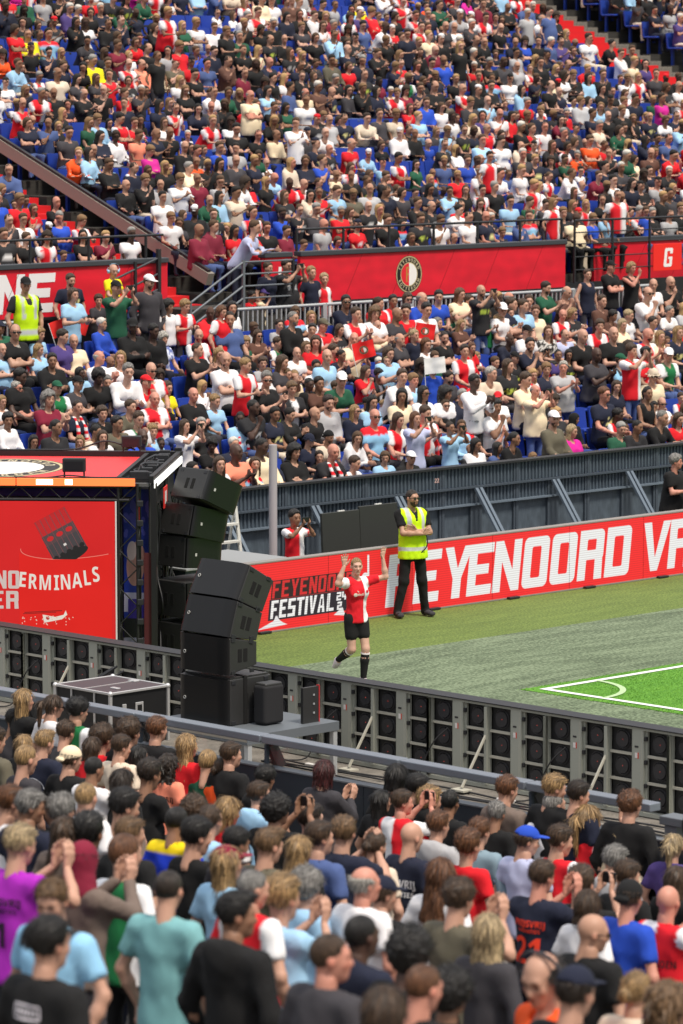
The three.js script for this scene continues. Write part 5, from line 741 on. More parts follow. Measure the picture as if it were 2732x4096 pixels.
const upperX = (i) => { const r = UROW(i), a = sight(0, 500), out = []; for (let k = -10; k < 126; k++) { const x = -2 + k * 0.44 + (i % 2) * 0.11; if ((x > 4.0 && x < 5.95) || (x > 27.1 && x < 30.7)) continue; if (inView(P(x, r.y + 0.8, r.z), 60)) out.push(x); } return out; };
{
  const g = join([seatPan, seatBack, seatLeg]), spots = []; for (let i = 0; i < 23; i++) for (const x of upperX(i)) spots.push([x, i]);
  const im = new THREE.InstancedMesh(g, seatBlue, spots.length), m = new THREE.Matrix4(), q = new THREE.Quaternion().setFromEuler(new THREE.Euler(0, TH, 0));
  spots.forEach(([x, i], k) => im.setMatrixAt(k, m.compose(P(x, UROW(i).y, UROW(i).z), q, V(1, 1, 1)))); im.name = 'upper_stand_seats'; tag(shade(im), 'rows of blue plastic seats under the upper stand crowd', 'seats', null, 'stuff'); scene.add(im);
}
// ---------------------------------------------------------------- people on and beside the pitch
function dress(code) { const [c, st] = code.split('/'); const style = { l: 'long', h: 'hood', t: 'tank' }[st] ?? 'tee'; return PATT[c] ? { pattern: c, cloth: 'W', style } : { cloth: c, style }; }
{
  const pl = { lod: 3, kind: 'p', pose: 'wave', pos: P(-6.05, 0.0, 4.12), yaw: 0.55, s: 0.93, cloth: 'W', pattern: 'rw', style: 'tee', legs: 'K', shorts: 1, hair: 'ky', skin: 'c', turn: -0.45, tilt: 0.05 };
  const g = person(pl); pl.fixed = 1; tag(g, 'person in halved red and white kit waving both arms on the turf', 'person');
  part(g, 'socks', extraGeo('p', 'wave', 'socks'), fabric('K')); part(g, 'sock_bands', extraGeo('p', 'wave', 'sockbands'), mat('sock_white', [0.8, 0.72, 0.72], 0.9)); part(g, 'shoes', extraGeo('p', 'wave', 'shoes'), mat('shoe_pale', [0.72, 0.6, 0.66], 0.6));
  printOn(pl, canvasTex(256, 128, (c) => { c.clearRect(0, 0, 256, 128); c.fillStyle = '#d8cfc0'; c.font = 'bold 44px sans-serif'; c.fillText('Medi', 60, 84); c.beginPath(); c.arc(34, 70, 26, 0, 7); c.fill(); c.beginPath(); c.moveTo(60, 10); c.lineTo(90, 34); c.lineTo(66, 34); c.fill(); c.fillStyle = '#c02030'; c.beginPath(); c.arc(216, 30, 20, 0, 7); c.fill(); }), 0.26, 0.13, 0.0, 0.33, false);
  const gd = { lod: 3, kind: 'm', pose: 'guard', pos: P(-1.1, 0, 0.3), yaw: 0.42, s: 1.045, cloth: 'K', style: 'tee', legs: 'K', hair: 'zd', skin: 'b', turn: 0.3, glasses: 1, beard: 'b', vest: 1 }; const q = person(gd); gd.fixed = 1; tag(q, 'person in fluorescent yellow vest and sunglasses with folded arms at the board', 'person'); part(q, 'shoes', extraGeo('m', 'guard', 'shoes'), fabric('D'));
  part(q, 'radio', rbox(-0.03, 0.03, 0.86, 0.99, 0.11, 0.15, 0.008), blackSteel); part(q, 'cord', tube([V(0.12, 1.16, 0.17), V(0.14, 1.08, 0.185), V(0.13, 0.98, 0.18), V(0.06, 0.9, 0.16)], 0.008), blackSteel);
  const by = { lod: 1, kind: 'c', pose: 'sfilm', pos: P(-2.1, 0.0, -1.1), yaw: 0.6, s: 0.84, cloth: 'W', pattern: 'rw', style: 'tee', legs: 'K', hair: 'sk', skin: 'd' }; tag(person(by), 'child in halved red and white shirt filming with a phone before the wall', 'person'); by.fixed = 1; holdPhone(by, 'dark phone held by the child behind the LED board');
  const rg = { lod: 1, kind: 'b', pose: 'slow', pos: P(6.25, 0.0, -1.1), yaw: 1.0, s: 0.99, cloth: 'K', style: 'tee', legs: 'K', hair: 'pg', skin: 'r', turn: 0.3 }; tag(person(rg), 'person in black shirt with grey hair behind the LED board at right edge', 'person'); rg.fixed = 1;
}
function holdPhone(o, label) {
  const J = skeleton(o.kind, o.pose), g = o.group3; g.updateMatrixWorld(true); const c = J.arm.L.W.clone().lerp(J.arm.R.W, 0.5).add(V(0, 0.1, 0.03)).applyMatrix4(g.matrixWorld);
  solo('phone', rbox(-0.075, 0.075, -0.04, 0.04, -0.006, 0.006, 0.004), mat('phone_black', [0.01, 0.01, 0.012], 0.3), label, 'phone', c, o.yaw, 'phones held up by spectators');
}
// ---------------------------------------------------------------- spectators of the lower far stand: place in the picture, build, dress
const SEATED = ['lap', 'lap', 'fold', 'fold', 'cross', 'bend', 'chin', 'clap', 'fold'];
const FAR = `60 1329 m r K hb b g;11 1400 b r L x a;71 1407 f r rw sw a;158 1338 c r L py a;156 1400 f r L ly a;210 1443 m r K/h sk d;270 1459 c r K sk b;297 1365 b r C x a;250 1347 f r U sd a;395 1432 m r W fw r;486 1432 f r W vy a;339 1494 f r L vk e;400 1508 m r K ck e;426 1530 b r S sg a;520 1486 m r W/l sg c;607 1481 b r rw x a g;582 1530 m r R sb:capR a;654 1356 f lap flo cw a;529 1307 m r K/l sk:capK e B;620 1325 m r K/l sk e;80 1508 m r K sk e;69 1553 m cross K sw r g;11 1606 f r W ly a;33 1682 c r W/l pk d;192 1597 f r M Cg a;230 1553 m r gw sb:capV a;312 1535 m r D sb:capK b;308 1629 f r N nd a s;228 1709 f r K nk d;138 1767 f r W lk d;339 1704 c r U sk d;388 1727 f r E nk d;330 1767 f r E ly a;424 1749 f r W lb a;411 1655 c r K pb a;518 1629 m r F sb a;540 1602 c r D sb a;473 1695 m r F sk d;553 1678 m r gw sb a;620 1597 b cross rw fr r;670 1553 c r Y lb a;614 1727 c r L py a;571 1749 m r B x e;652 1776 c r O zk e;103 1142 m down K sb:capK b v;283 1122 m down N sb a B;295 1180 f slow L ob a;398 1203 c slow D pb a;465 1153 m sfilm V sb:capK a;455 1085 c lap Y sy:headsetL a h;597 1130 m down D/l sb:capW a B;745 1226 c slow rw py a;674 1227 c down W ck d;887 1248 f down rsw or a;925 1233 f r W lk b;919 1277 b lap S zd b B;796 1342 b r rw x a B;789 1400 m clap K zb a;874 1418 f r K ly a;903 1440 b r W x a B;1008 1186 c down R sk d;1053 1177 c chin2 C sb:capU a;986 1373 c r V py a;1035 1342 f r Z lb a g;1126 1302 c r G sd a;1169 1275 m r K/l zg b B;1247 1270 c r W ly a;1254 1320 m r W sk b;1294 1302 m r R sb:capF r;1361 1320 f r K lb a;1381 1208 m r N/l sk d g;1115 1373 c r gw sb a;1053 1454 c r G pb a;1129 1449 f r D lb a;1191 1413 m r W hd a;1227 1391 f r Z lt a;1267 1369 f r R lb r;1303 1427 m r L x a;1338 1404 c r R sb a;1379 1422 f r N nk d;1265 1467 m r W sk d g;1300 1471 c r W py a;1151 1498 f r K nt a;1182 1507 c r C zy a;1073 1074 f down N sb a;1147 1065 b sfilm K sd b;1247 1092 c down N sy a;1297 1119 c down rw sl a;774 1580 b cross K/l fg r;863 1607 c r L sy a;981 1462 m slow rw sy a;1064 1518 m r K sg a g;1012 1630 m r K zk e;1100 1612 c lap K zk e;1169 1554 m r kw pt a;1238 1538 c down K zk e;1276 1536 m r Z sk d;1360 1520 m r V sb:capW a;1347 1549 c slow Y sb b;1314 1612 b fold G/l sd a B;963 1674 m r L zk e s;740 1705 f sfilm W vb a;847 1781 m r K ck e;945 1808 m r A x e;879 1857 f r W lb a;1046 1786 m r C/l zk e;1019 1857 f r lbr lb a;1084 1839 f r N vb a;1178 1808 f r K/l Ck b;1238 1763 f r N sb:bucketN b;1318 1808 m rest K x r s;1323 1750 m r E sb:capbackK d B;1298 1830 c rest K sd b;1572 1205 m r rw sk d;1632 1196 f r W ob a g;1681 1196 m r B fg a;1757 1187 m r B sk a;1840 1178 f clap C lr a;1878 1205 c r W sb a;1925 1165 m sfilm K x b B;1425 1258 m r rw sb a;1500 1254 f r W Ct a;1588 1258 m clap D x d;1625 1245 m r R sd a;1704 1240 m r W sk a;1507 1303 m r C/l fg a;1561 1339 c r B py a;1659 1343 c down N/l sl a;1712 1379 c r W lr a;1753 1294 m r K sg a;1777 1352 m r K zd a B;1808 1258 c r V py a;1846 1299 f r Z ly a;1904 1258 c r R sy a;1951 1263 c sclap gw py a;2007 1240 m r W sb:capW a;2000 1285 c r K py a;2043 1254 c sclap D sb a;2047 1218 m r N sb a;1860 1406 m r rw sd a;1895 1392 f r R lr a;1909 1428 c r rw sy a;2065 1432 m r K sb:capK a;2034 1464 f r K lb a;1418 1357 m r C x r;1556 1415 f r L lb a;1438 1450 c r N py a;1552 1446 c slow L sl a;1467 1486 f r R vb a;1520 1500 c r kw pk d;1735 1473 c down B sy a;1596 1508 m r W sb a;1969 1495 m r E sw a;1793 1511 m r D sd b B;1849 1516 c r B sb d;1898 1529 m sclap W/l sk e;2038 1520 f r K Cg a;1610 1583 f r C lk d;1695 1574 f r W vk d g;1782 1574 f r W Ck d;1489 1609 f r L lk b;1538 1623 c r L sy a;1427 1645 f r N/l ly a g;1500 1667 m lap lbr x r g;1592 1681 f r rw vb a;1663 1676 f sfilm J vr a;1704 1654 m r rw sb a;1788 1623 m r K sb a g;1735 1712 f r R ob r;1802 1712 f sfilm L ud d;1882 1694 m r rw sb:capD a B;1980 1627 m r W pk d;1996 1685 b chin str fw r;1884 1806 m r K x d;1909 1779 f r W lk d;1992 1792 f r S/l lk d g;2052 1757 f r K/l nk d;1492 1833 c rest Z nb b;1429 1855 c rest W sb a;2182 1153 m clap V sd a B;2351 1099 f down N/t sb a;2443 1068 m scross K sb:capK r;2527 1072 f chin2 K/t oy r;2615 1139 m r W x a;2686 1130 b r K x a B;2586 1175 m r W fb a g;2407 1206 m r Z sb a;2456 1220 c r G sb a;2688 1246 m bend W sg a;2516 1264 c r W sl a;2570 1242 m r K sk b;2094 1224 m r L sb a;2117 1206 c r N sb a;2144 1246 m r C sr a;2253 1260 m r rw x r;2293 1255 f r K oy a g;2452 1264 m bend Z pk d;2612 1291 m r E sd b;2197 1327 f r leo vr a;2108 1327 m r W sb:capK a;2264 1340 m r J hb a;2329 1345 m r K x a;2402 1304 m bend rw pb a;2456 1336 b slow2 K x a;2490 1300 f r C vl a;2592 1340 m r rw x r B;2639 1349 f r C ly a;2715 1331 f r N ly a;2117 1380 m r N sk b B;2161 1398 c film W sk d;2233 1420 m r U zk d;2280 1420 f r K vk d;2385 1420 b r D x e B;2527 1403 m sfilm rw pb a;2583 1416 m r R sk d;2675 1420 m r gw sb:capW a;2612 1447 c r L sb a;2483 1443 m r lbk sb:capV a;2255 1471 b sclap G sw r;2217 1467 c r R sk d;2284 1480 c r W sl a;2119 1480 c r E sb a;2141 1565 b sfilm C fg r;2101 1520 m r C sb a;2213 1677 m r F/l sb:capW a B;2289 1726 f lap P vl a;2300 1677 f r K/l sk:hijabK d;2416 1579 m lap N sr r g;2467 1547 f r N lb a;2615 1503 m r C sb:bucketE a g;2590 1574 f r K/t tk d;2454 1628 c r C sk d;2478 1663 c bend rsw sk e;2525 1721 c rest L sr a;2554 1708 m r K zk d;2617 1628 c down rw sk d;2650 1614 m r W fb a g;2635 1672 m rest K/l zg b;2728 1592 c r rw sb a;2720 1677 f r R lb a`;
POSE.chin2 = { lean: 0.02, L: [0.24, 0, 0.05], R: [-0.02, 0.56, 0.26], h: [0, 1, 0] }; POSE.slow2 = { sit: 1, lean: 0.1, L: [0.06, 0.25, 0.33], R: [-0.06, 0.25, 0.33], h: [0, 0.3, 1] };
for (const line of FAR.split(';')) {
  const [px, py, kind, po, cl, hair, skin, ...ex] = line.trim().split(' '), X = ex.join(''), pose = po === 'r' ? (kind === 'c' ? pick(['lap', 'fold', 'clap', 'lap']) : pick(SEATED)) : po, J = skeleton(kind, pose), base = KIN[kind].s, hy = J.head.y * base, v = sight(+px, +py);
  let best = null;
  for (let i = 0; i < 9; i++) { const r = i < 8 ? LROW(i) : { z: -10.55, y: 2.78 }; if (i === 8 && J.p.sit && !X.includes('h')) continue; const zz = r.z + J.head.z, t = (zz - v.ez) / v.dz, x = v.ex + v.dx * t, y = v.ey + v.dy * t, e = Math.abs(y - r.y - hy); if (!best || e < best.e) best = { e, x, y, r, i }; }
  const { x, y, r, i } = best, carried = X.includes('h'), s = clamp((y - r.y) / J.head.y, base * 0.84, base * 1.12), floorY = y - J.head.y * s;
  const o = { lod: 1, kind, pose, pos: P(x, carried ? floorY : Math.max(floorY, r.y), r.z), yaw: TH + rr(-0.22, 0.22), s, ...dress(cl), legs: pick(['N', 'K', 'K', 'S', 'D', 'K', 'S']), hair, skin, turn: rr(-0.75, 0.45), tilt: rr(-0.05, 0.22), row: i, along: x, wide: rr(0.97, 1.05), glasses: X.includes('g'), beard: X.includes('B') ? (STYLE[hair[0]] ? hair[1] : 'b') : 0, scarf: X.includes('s'), vest: X.includes('v') };
  if (!o.pattern && o.style === 'tee' && 'KNWRL'.includes(o.cloth) && rnd() < 0.4) o.pattern = { K: rnd() < 0.3 ? 'ey' : 'ek', N: 'en', W: 'ew', R: 'er', L: 'el' }[o.cloth];
  if (/film/.test(pose)) { o.turn = 0; o.tilt = 0; } person(o); o.where = 'far';
}
{ const rows = {}; for (const o of people) if (o.where === 'far') (rows[o.row] ??= []).push(o); for (const [i, l] of Object.entries(rows)) l.sort((a, b) => toScreen(a.pos)[0] - toScreen(b.pos)[0]).forEach((o, k) => { tag(o.group3, `person in ${o.words}, ${o.hw}, ${+i === 8 ? 'walkway' : `far row ${ordinal(+i + 1)}`}, ${ordinal(k + 1)} from left`, 'person', 'spectators of the lower far stand'); if (/film/.test(o.pose) && !o.fixed) holdPhone(o, `dark phone held up, ${+i === 8 ? 'walkway' : `lower stand row ${ordinal(+i + 1)}`}, by ${ordinal(k + 1)} person from left`); }); }
// flags waved in the stand
const flagTex = canvasTex(128, 96, (c) => { c.fillStyle = '#e21a1c'; c.fillRect(0, 0, 128, 96); c.save(); c.translate(40, 24); drawCrest(c, 48); c.restore(); });
[[1455, 1400, 'red hand flag with round crest low in the crowd', 1, 0.25, -4.8], [1700, 1325, 'red hand flag with round crest near the barrier', 1, -0.15, -8], [1740, 1462, 'plain white hand flag in the middle of the crowd', 0, 0.1, -6.2], [245, 1310, 'red cloth flag on a thin stick below the lettered board', 2, 0.35, -9.6], [310, 1300, 'bunched red flag beside the flag on a thin stick', 2, -0.3, -9.9]].forEach(([px, py, label, k, rot, z]) => {
  const v = sight(px, py), t = (z - v.ez) / v.dz, f = thing('hand_flag', label, 'flag', P(v.ex + v.dx * t, v.ey + v.dy * t, z), TH - 0.5), g = new THREE.PlaneGeometry(0.36, 0.27, 14, 8), p = g.attributes.position; f.rotation.z = rot;
  for (let i = 0; i < p.count; i++) p.setZ(i, 0.03 * Math.sin(p.getX(i) * 16) + 0.015 * noise(p.getX(i) * 9, p.getY(i) * 9, k)); g.computeVertexNormals();
  part(f, 'cloth', g, k === 1 ? mats.flag ??= new THREE.MeshStandardMaterial({ map: flagTex, roughness: 0.8, side: THREE.DoubleSide }) : k ? mat('flag_red', srgb('#e0221c'), 0.8, { side: THREE.DoubleSide }) : mat('flag_white', [0.8, 0.8, 0.8], 0.8, { side: THREE.DoubleSide })); part(f, 'stick', bar(V(-0.18, 0.14, 0), V(-0.2, -0.4, 0), 0.006), wh2());
});
// ---------------------------------------------------------------- the crowd of the upper stand: past counting, one mass
{
  const pos = [], nor = [], col = [], idx = [], tmp = V(0, 0, 0), nm = new THREE.Matrix3();
  const put = (g, M, rgb, keep) => { const p = g.attributes.position, n = g.attributes.normal, c = keep && g.attributes.color, b = pos.length / 3; nm.getNormalMatrix(M); for (let i = 0; i < p.count; i++) { tmp.fromBufferAttribute(p, i).applyMatrix4(M); pos.push(tmp.x, tmp.y, tmp.z); tmp.fromBufferAttribute(n, i).applyMatrix3(nm).normalize(); nor.push(tmp.x, tmp.y, tmp.z); const k = c ? [c.getX(i), c.getY(i), c.getZ(i)] : [1, 1, 1]; col.push(rgb[0] * k[0], rgb[1] * k[1], rgb[2] * k[2]); } for (let i = 0; i < g.index.count; i++) idx.push(b + g.index.getX(i)); };
  const bag = []; for (const [k, n] of Object.entries({ K: 36, W: 14, N: 17, R: 5, rw: 9, G: 4, D: 9, L: 6, S: 4, E: 4, C: 4, V: 3, P: 1, A: 1, O: 2, Y: 1, M: 3, B: 3, U: 2, Z: 2, rsw: 2, gw: 1, lbr: 2, F: 2, ek: 5, en: 4, ew: 4, er: 2, ey: 2 })) for (let i = 0; i < n; i++) bag.push(k);
  const hairs = ['sb', 'sb', 'sd', 'sk', 'sk', 'sy', 'pt', 'sg', 'x', 'fg', 'zd', 'hb', 'sw'], hairsF = ['lb', 'lb', 'ly', 'lk', 'od', 'lt', 'nb', 'ob', 'vy', 'Cd', 'lk'], caps = ['sb:capW', 'sb:capK', 'sb:capR', 'sb:capN'];
  let count = 0; const one = (x, i, opt = {}) => { count++;
    const kind = opt.kind ?? pick(['m', 'm', 'm', 'f', 'f', 'b', 'c', 'f', 'm', 'c']), pose = opt.pose ?? pick(['lap', 'fold', 'cross', 'bend', 'chin', 'clap', 'fold', 'lap']), r = opt.low ? LROW(i) : UROW(i), s = (KIN[kind].s) * rr(0.86, 0.98), w = rr(0.98, 1.08), lod = opt.low ? 1 : 2;
    const M = new THREE.Matrix4().compose(P(x + rr(-0.07, 0.07), r.y, r.z + (opt.dz ?? 0) + rr(-0.05, 0.08)), new THREE.Quaternion().setFromEuler(new THREE.Euler(0, TH + rr(-0.3, 0.3) + (opt.turn ?? 0), 0)), V(s * w, s, s * w)), skin = SKIN[pick(['a', 'a', 'a', 'c', 'c', 'b', 'b', 'r', 'd', 'd', 'e'])], cl = opt.cloth ?? pick(bag), pat = PATT[cl] ? cl : 'plain', style = pick(['tee', 'tee', 'tee', 'long', 'hood']), st = pat === 'plain' ? style : 'tee';
    const v = rr(0.85, 1.15), rgb = pat === 'plain' ? CLOTH[cl][0].map((q) => q * v) : [1, 1, 1], HM = M.clone().multiply(headMatrix(kind, pose, rr(-0.8, 0.5), rr(-0.1, 0.3)));
    put(limbsGeo(kind, pose, lod, 0), M, skin); put(headGeo(kind, lod), HM, skin, true); put(shirtGeo(kind, pose, lod, st, pat), M, rgb, pat !== 'plain'); put(trouserGeo(kind, pose, lod, 0), M, CLOTH[pick(['N', 'K', 'K', 'S', 'D', 'K', 'S', 'N', 'E'])][0]);
    const h = rnd() < 0.06 ? pick(caps) : kind === 'f' || (kind === 'c' && rnd() < 0.4) ? pick(hairsF) : pick(hairs), [hs, hat] = h.split(':'); if (STYLE[hs[0]]) put(hairGeo(hat ? 'fringe' : STYLE[hs[0]], lod), HM, HAIR[hs[1]][0], true); if (hat) put(hairGeo(hat.slice(0, -1), lod), HM, CLOTH[hat.slice(-1)][0]);
  };
  for (let i = 0; i < 22; i++) { const gapA = rr(8, 26), gapW = rr(0.1, 0.9); for (const x of upperX(i)) { if (Math.abs(x - gapA) < gapW || (x < 30 && rnd() < 0.035)) continue; if (rnd() < 0.018) one(x, i, { pose: pick(['down', 'scross', 'sclap', 'slow']) }); else one(x, i); } }
  for (const [px, py, cloth, pose, kind] of [[1925, 590, 'rw', 'down', 'm'], [2165, 760, 'rw', 'down', 'f'], [2430, 800, 'rw', 'down', 'm'], [2080, 30, 'G', 'down', 'm'], [2530, 840, 'B', 'down', 'c'], [625, 60, 'rw', 'slow', 'b'], [640, 860, 'W', 'lap', 'm'], [750, 890, 'M', 'lap', 'b'], [2260, 830, 'C', 'lap', 'b'], [2325, 835, 'B', 'lap', 'm'], [2260, 590, 'O', 'fold', 'c'], [470, 900, 'W', 'fold', 'm'], [1318, 820, 'R', 'clap', 'm'], [310, 620, 'L', 'lap', 'f'], [745, 660, 'O', 'lap', 'c'], [840, 660, 'O', 'lap', 'c']]) {
    const hy = skeleton(kind, pose).head.y * KIN[kind].s, v = sight(px, py); let b = null; for (let i = 0; i < 22; i++) { const r = UROW(i), t = (r.z - v.ez) / v.dz, e = Math.abs(v.ey + v.dy * t - r.y - hy); if (!b || e < b.e) b = { e, i, x: v.ex + v.dx * t }; } one(b.x, b.i, { cloth, pose, kind, dz: 0.25 });
  }
  // spectators half hidden between the others in the lower stand
  const gaps = [[2330, 1560, 130], [2500, 1520, 60], [2700, 1520, 80], [2010, 1690, 60], [2300, 1760, 60], [2480, 1750, 40], [2620, 1480, 60], [2080, 1680, 60], [240, 1750, 60], [860, 1740, 60], [1140, 1780, 60]];
  for (let i = 0; i < 8; i++) for (let k = -20; k < 40; k++) { const r = LROW(i), x = k * 0.5 + rr(-0.06, 0.06), p = P(x, r.y + 1.1, r.z); if (!inView(p, 10) || rnd() < 0.04) continue; const [sx, sy] = toScreen(p); if (gaps.some(([a, b, c]) => Math.hypot(a - sx, b - sy) < c) || sx < 700 && sy > 1850) continue; if (people.some((o) => o.where === 'far' && Math.abs(o.row - i) < 1 && Math.abs(o.along - x) < 0.33)) continue; one(x, i, { low: 1 }); }
  const lean = (() => { const M = new THREE.Matrix4().compose(P(6.1, 3.42, -11.05), new THREE.Quaternion().setFromEuler(new THREE.Euler(0, TH + 0.5, 0)), V(1.08, 1.05, 1.08)); put(limbsGeo('m', 'srail', 2, 0), M, SKIN.a); put(shirtGeo('m', 'srail', 2, 'long', 'plain'), M, CLOTH.J[0]); put(trouserGeo('m', 'srail', 2, 0), M, CLOTH.N[0]); const H = M.clone().multiply(headMatrix('m', 'srail', 0.2, 0.1)); put(headGeo('m', 2), H, SKIN.a, true); put(hairGeo('short', 2), H, HAIR.b[0], true); })();
  const g = new THREE.BufferGeometry(); g.setAttribute('position', new THREE.Float32BufferAttribute(pos, 3)); g.setAttribute('normal', new THREE.Float32BufferAttribute(nor, 3)); g.setAttribute('color', new THREE.Float32BufferAttribute(col, 3)); g.setIndex(idx);
  const m = new THREE.Mesh(g, mat('crowd', [1, 1, 1], 0.85, { vertexColors: true })); m.name = 'stand_crowd'; tag(shade(m), 'dense seated crowd of the upper stand and between the lower rows', 'crowd', null, 'stuff'); scene.add(m);
  console.log('upper crowd', count, 'triangles', idx.length / 3);
}
// ---------------------------------------------------------------- the near crowd, seen from behind
const CROWD = `87 2805 f K ly a shigh;210 2827 f W tb a - g;308 2845 m gw pk b;58 2885 m D sk d;174 2974 m N qy a - e1;259 2934 m D sb a;95 2985 f K ly a;100 3041 c D zy a;281 3041 m K sb:capbackC a;-22 2965 b F/l sb a;366 3082 m W zk d shigh;482 2992 m E sb a;406 2957 c R pb a;366 2997 f R ob a;513 2934 c K pb a;625 2921 m K sr a;553 3028 f K lk b;585 3104 c K sd d carried lift=0.42;670 3068 f A Cd d - e2;36 3215 m W sr a;116 3233 m N sg d down t-0.5;339 3193 m W zy a;241 3247 m K pg a;747 2987 f R vy a;921 3023 m K sb a;890 3077 f O nb d;828 3054 c V zy a;1060 3117 m K pk d;1033 3184 m L/h sb a;1104 3246 m K ck d sfilm;1288 3095 f D/l om a sclap;837 3287 m L hb a;908 3251 f rsw oy a;774 3246 f K cb b;703 3291 m by zk d;1070 3388 m F qt a;1275 3357 m S sb a;1364 3337 m N st a shigh;1522 3209 f K lk b;1584 3112 f K ok b;1607 3214 m rw sb r sfilm t-0.6 g2;1665 3153 m K sk b;1716 3209 c rw sy a;1798 3214 m K hk d;1497 3388 f E nb a;1642 3352 m N x a - e3;1749 3306 m G/h sr a;1915 3332 m I/l sr a;1869 3388 c R sr a;1762 3505 f W vr a;1221 3551 f L cg a;1456 3541 m W fw r - s;1528 3582 f K sb:capN a;1823 3602 m F pb a shigh;2024 3163 m H/h sr a;1983 3260 m K/l sg d;2213 3224 m W zg a;2213 3158 m K sy a;2310 3184 m N sd a;2350 3286 c rsw ty a sup;2519 3224 m K/l pr a;2498 3372 f C Cl a;2105 3367 m J sb:capB a down t-0.5;2238 3367 c rsw sb a down t-0.5;2156 3515 m N sb r shigh e4;2457 3449 m G/h sg a;2503 3510 m K sb a;2692 3388 f U tl a;2320 3541 c K sb a sfilm;2345 3630 f W ob a;2513 3597 m B fb:capbackK r;2661 3612 m rw x r shigh e5;2702 3525 f K lb a;66 3388 m X sl a shigh e6;316 3449 f H/l sk:hijabM a shigh;495 3423 c gw zr a;214 3607 m lbk st a down y3.3;189 3781 m K/l sk a - e7;668 3566 m T zd a;904 3458 f L vy:capM a;1006 3560 m rw zg a;940 3667 m K/h qk d down t-0.6;1116 3601 c L sy a shigh;1317 3836 b D zb r down t-0.75 g2;1440 3749 m N/h zk e;1632 3824 m K ck e;1686 3958 m K zr r;1949 3739 f D/l vl a;1797 3980 f K ck d;2367 3735 m K x b down t-0.75 g;2175 3918 c O sd:headsetD a down y2.9;2295 3976 m K zd:capN a;2541 3971 f E ny a;2670 4038 f E Ct a;1530 4060 f K ob a`;
const printTex = { e1: (c) => { c.strokeStyle = '#c8ccd4'; c.lineWidth = 6; c.beginPath(); c.arc(128, 150, 110, Math.PI * 1.02, Math.PI * 1.98); c.stroke(); c.fillStyle = '#c8ccd4'; c.font = 'bold 30px sans-serif'; for (let i = 0; i < 13; i++) { c.save(); c.translate(128, 150); c.rotate(-1.2 + i * 0.2); c.fillRect(-7, -92, 12, 22); c.restore(); } c.fillRect(30, 170, 196, 8); },
  e2: (c) => { c.fillStyle = '#1a1412'; c.font = 'bold 58px sans-serif'; c.textAlign = 'center'; c.fillText('PRIJSVRIJ', 128, 70, 250); c.font = 'bold 34px sans-serif'; c.fillText('VAKANTIES', 128, 120, 150); },
  e3: (c) => { c.fillStyle = '#d8d8dc'; c.font = 'bold 60px sans-serif'; c.textAlign = 'center'; c.fillText('PRIJSVRIJ', 128, 70, 250); c.font = 'bold 40px sans-serif'; c.fillText('VAKANTIES', 128, 120, 220); },
  e4: (c) => { c.fillStyle = '#e83a1c'; c.font = 'bold 46px sans-serif'; c.textAlign = 'center'; c.fillText('PRIJSVRIJ', 128, 46, 250); c.font = 'bold 26px sans-serif'; c.fillText('VAKANTIES', 128, 76, 150); c.font = 'bold 190px sans-serif'; c.fillText('21', 128, 236, 200); },
  e5: (c) => { c.fillStyle = '#22181c'; c.font = 'bold 52px sans-serif'; c.textAlign = 'center'; c.fillText('HET LEGIOEN', 128, 120, 252); }, e6: (c) => { c.fillStyle = '#2a1030'; c.font = 'bold 44px sans-serif'; c.textAlign = 'center'; c.fillText('PRIJSVRIJ', 128, 50, 220); c.font = 'bold 26px sans-serif'; c.fillText('VAKANTIES', 128, 82, 150); c.font = 'bold 150px sans-serif'; c.fillText('1', 128, 230); },
  e7: (c) => { c.strokeStyle = '#d4cfd6'; c.lineWidth = 14; c.beginPath(); c.roundRect(30, 90, 196, 76, 12); c.stroke(); c.fillStyle = '#d4cfd6'; for (let i = 0; i < 6; i++) c.fillRect(52 + i * 27, 110, 17, 36); } };
const more = []; // people glimpsed between the listed ones
{ const seen = CROWD.split(';').filter(Boolean).map((l) => l.trim().split(' ').slice(0, 2).map(Number)); for (let n = 0; n < 4000 && more.length < 9; n++) { const x = rr(10, 2720), y = rr(3130, 3420), r = 92; if (y < 3050 + x * 0.16 || seen.some(([a, b]) => Math.hypot(a - x, (b - y) * 1.15) < r)) continue; seen.push([x, y]); const k = pick(['m', 'f', 'c', 'm', 'c']); more.push(`${Math.round(x)} ${Math.round(y)} ${k} ${pick(['K', 'N', 'D', 'W', 'K', 'S', 'rw', 'K/l', 'H', 'V'])} ${k === 'f' ? pick(['lb', 'ly', 'od', 'tb', 'lt']) : pick(['sb', 'sd', 'st', 'pb', 'sy', 'sk'])} ${pick(['a', 'a', 'b', 'c', 'd'])}`); } }
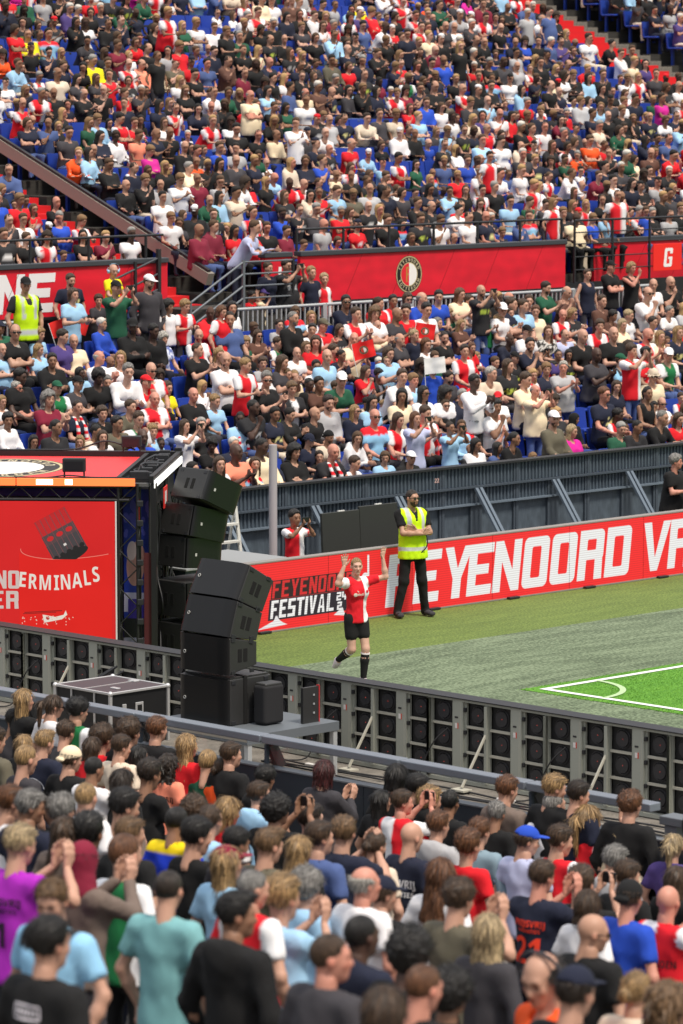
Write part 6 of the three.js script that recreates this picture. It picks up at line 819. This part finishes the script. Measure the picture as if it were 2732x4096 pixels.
for (const line of CROWD.split(';').concat(more).filter(Boolean)) {
  const [px, py, kind, cl, hair, skin, po, ...ex] = line.trim().split(' '), pose = po && po !== '-' ? po : 'down', X = ex.join(' '), J = skeleton(kind, pose), tall = { m: 0.95, f: 0.95, c: 0.9, b: 0.97 }[kind] * (kind === 'c' ? 1.0 : KIN[kind].s), lift = +(X.match(/lift=([\d.]+)/)?.[1] ?? 0), hh = J.head.y * tall + lift, v = sight(+px, +py);
  // y = 0.2 (b - 4.68) - 0.54 + hh with b = NEAR - x
  let t = (0.2 * (NEAR - v.ex - 4.68) - 0.54 + hh - v.ey) / (v.dy + 0.2 * v.dx); if (NEAR - v.ex - v.dx * t < 5.25) t = (NEAR - 5.25 - v.ex) / v.dx;
  const x = v.ex + v.dx * t, y = v.ey + v.dy * t, z = v.ez + v.dz * t, b = NEAR - x, s = lift ? tall : clamp((y - NFLOOR(b)) / J.head.y, tall * 0.85, tall * 1.1), fl = y - J.head.y * s;
  const tn = X.match(/t(-?[\d.]+)/), yw = X.match(/y([\d.]+)/), o = { lod: 0, kind, pose, pos: P(x, fl, z), yaw: TH + Math.PI / 2 + (yw ? +yw[1] : rr(-0.15, 0.15)), s, ...dress(cl), legs: pick(['N', 'K', 'K', 'D']), hair, skin, turn: tn ? +tn[1] : yw ? 0.3 : rr(-0.45, 0.35), tilt: yw ? 0.3 : rr(0, 0.15), wide: kind === 'c' ? 1 : rr(0.98, 1.06), glasses: /\bg\b/.test(X), scarf: /\bs\b/.test(X) };
  const M = headMatrix(kind, pose, 0, 0); person(o); o.where = 'near'; o.b = b; o.z = z;
  const e = X.match(/e\d/)?.[0]; if (e) printOn(o, canvasTex(256, 256, (c) => { c.clearRect(0, 0, 256, 256); printTex[e](c); }), e === 'e7' ? 0.2 : e === 'e1' ? 0.26 : 0.34, e === 'e7' ? 0.2 : e === 'e1' ? 0.26 : 0.36, 0, e === 'e7' ? 0.42 : e === 'e1' ? 0.28 : 0.25);
}
{ const rows = {}; for (const o of people) if (o.where === 'near') (rows[Math.floor((o.b - 4.68) / 0.8)] ??= []).push(o); const keys = Object.keys(rows).map(Number).sort((a, b) => a - b); keys.forEach((key, i) => rows[key].sort((a, b) => a.z - b.z).forEach((o, k) => { tag(o.group3, `person in ${o.words}, ${o.hw}, near row ${ordinal(i + 1)}, ${ordinal(k + 1)} from left`, 'person', 'spectators of the near stand'); if (o.pose === 'sfilm') holdPhone(o, `dark phone raised in near crowd row ${ordinal(i + 1)}, by ${ordinal(k + 1)} person from left`); })); }
let tri = 0, uni = new Map(); scene.traverse((o) => { if (o.isMesh && !o.isInstancedMesh) { const n = (o.geometry.index ? o.geometry.index.count : o.geometry.attributes.position.count) / 3; tri += n; uni.set(o.geometry, n); } });
console.log('people', people.length, 'triangles', Math.round(tri), 'unique', [...uni.values()].reduce((a, b) => a + b, 0));
renderer.render(scene, camera);
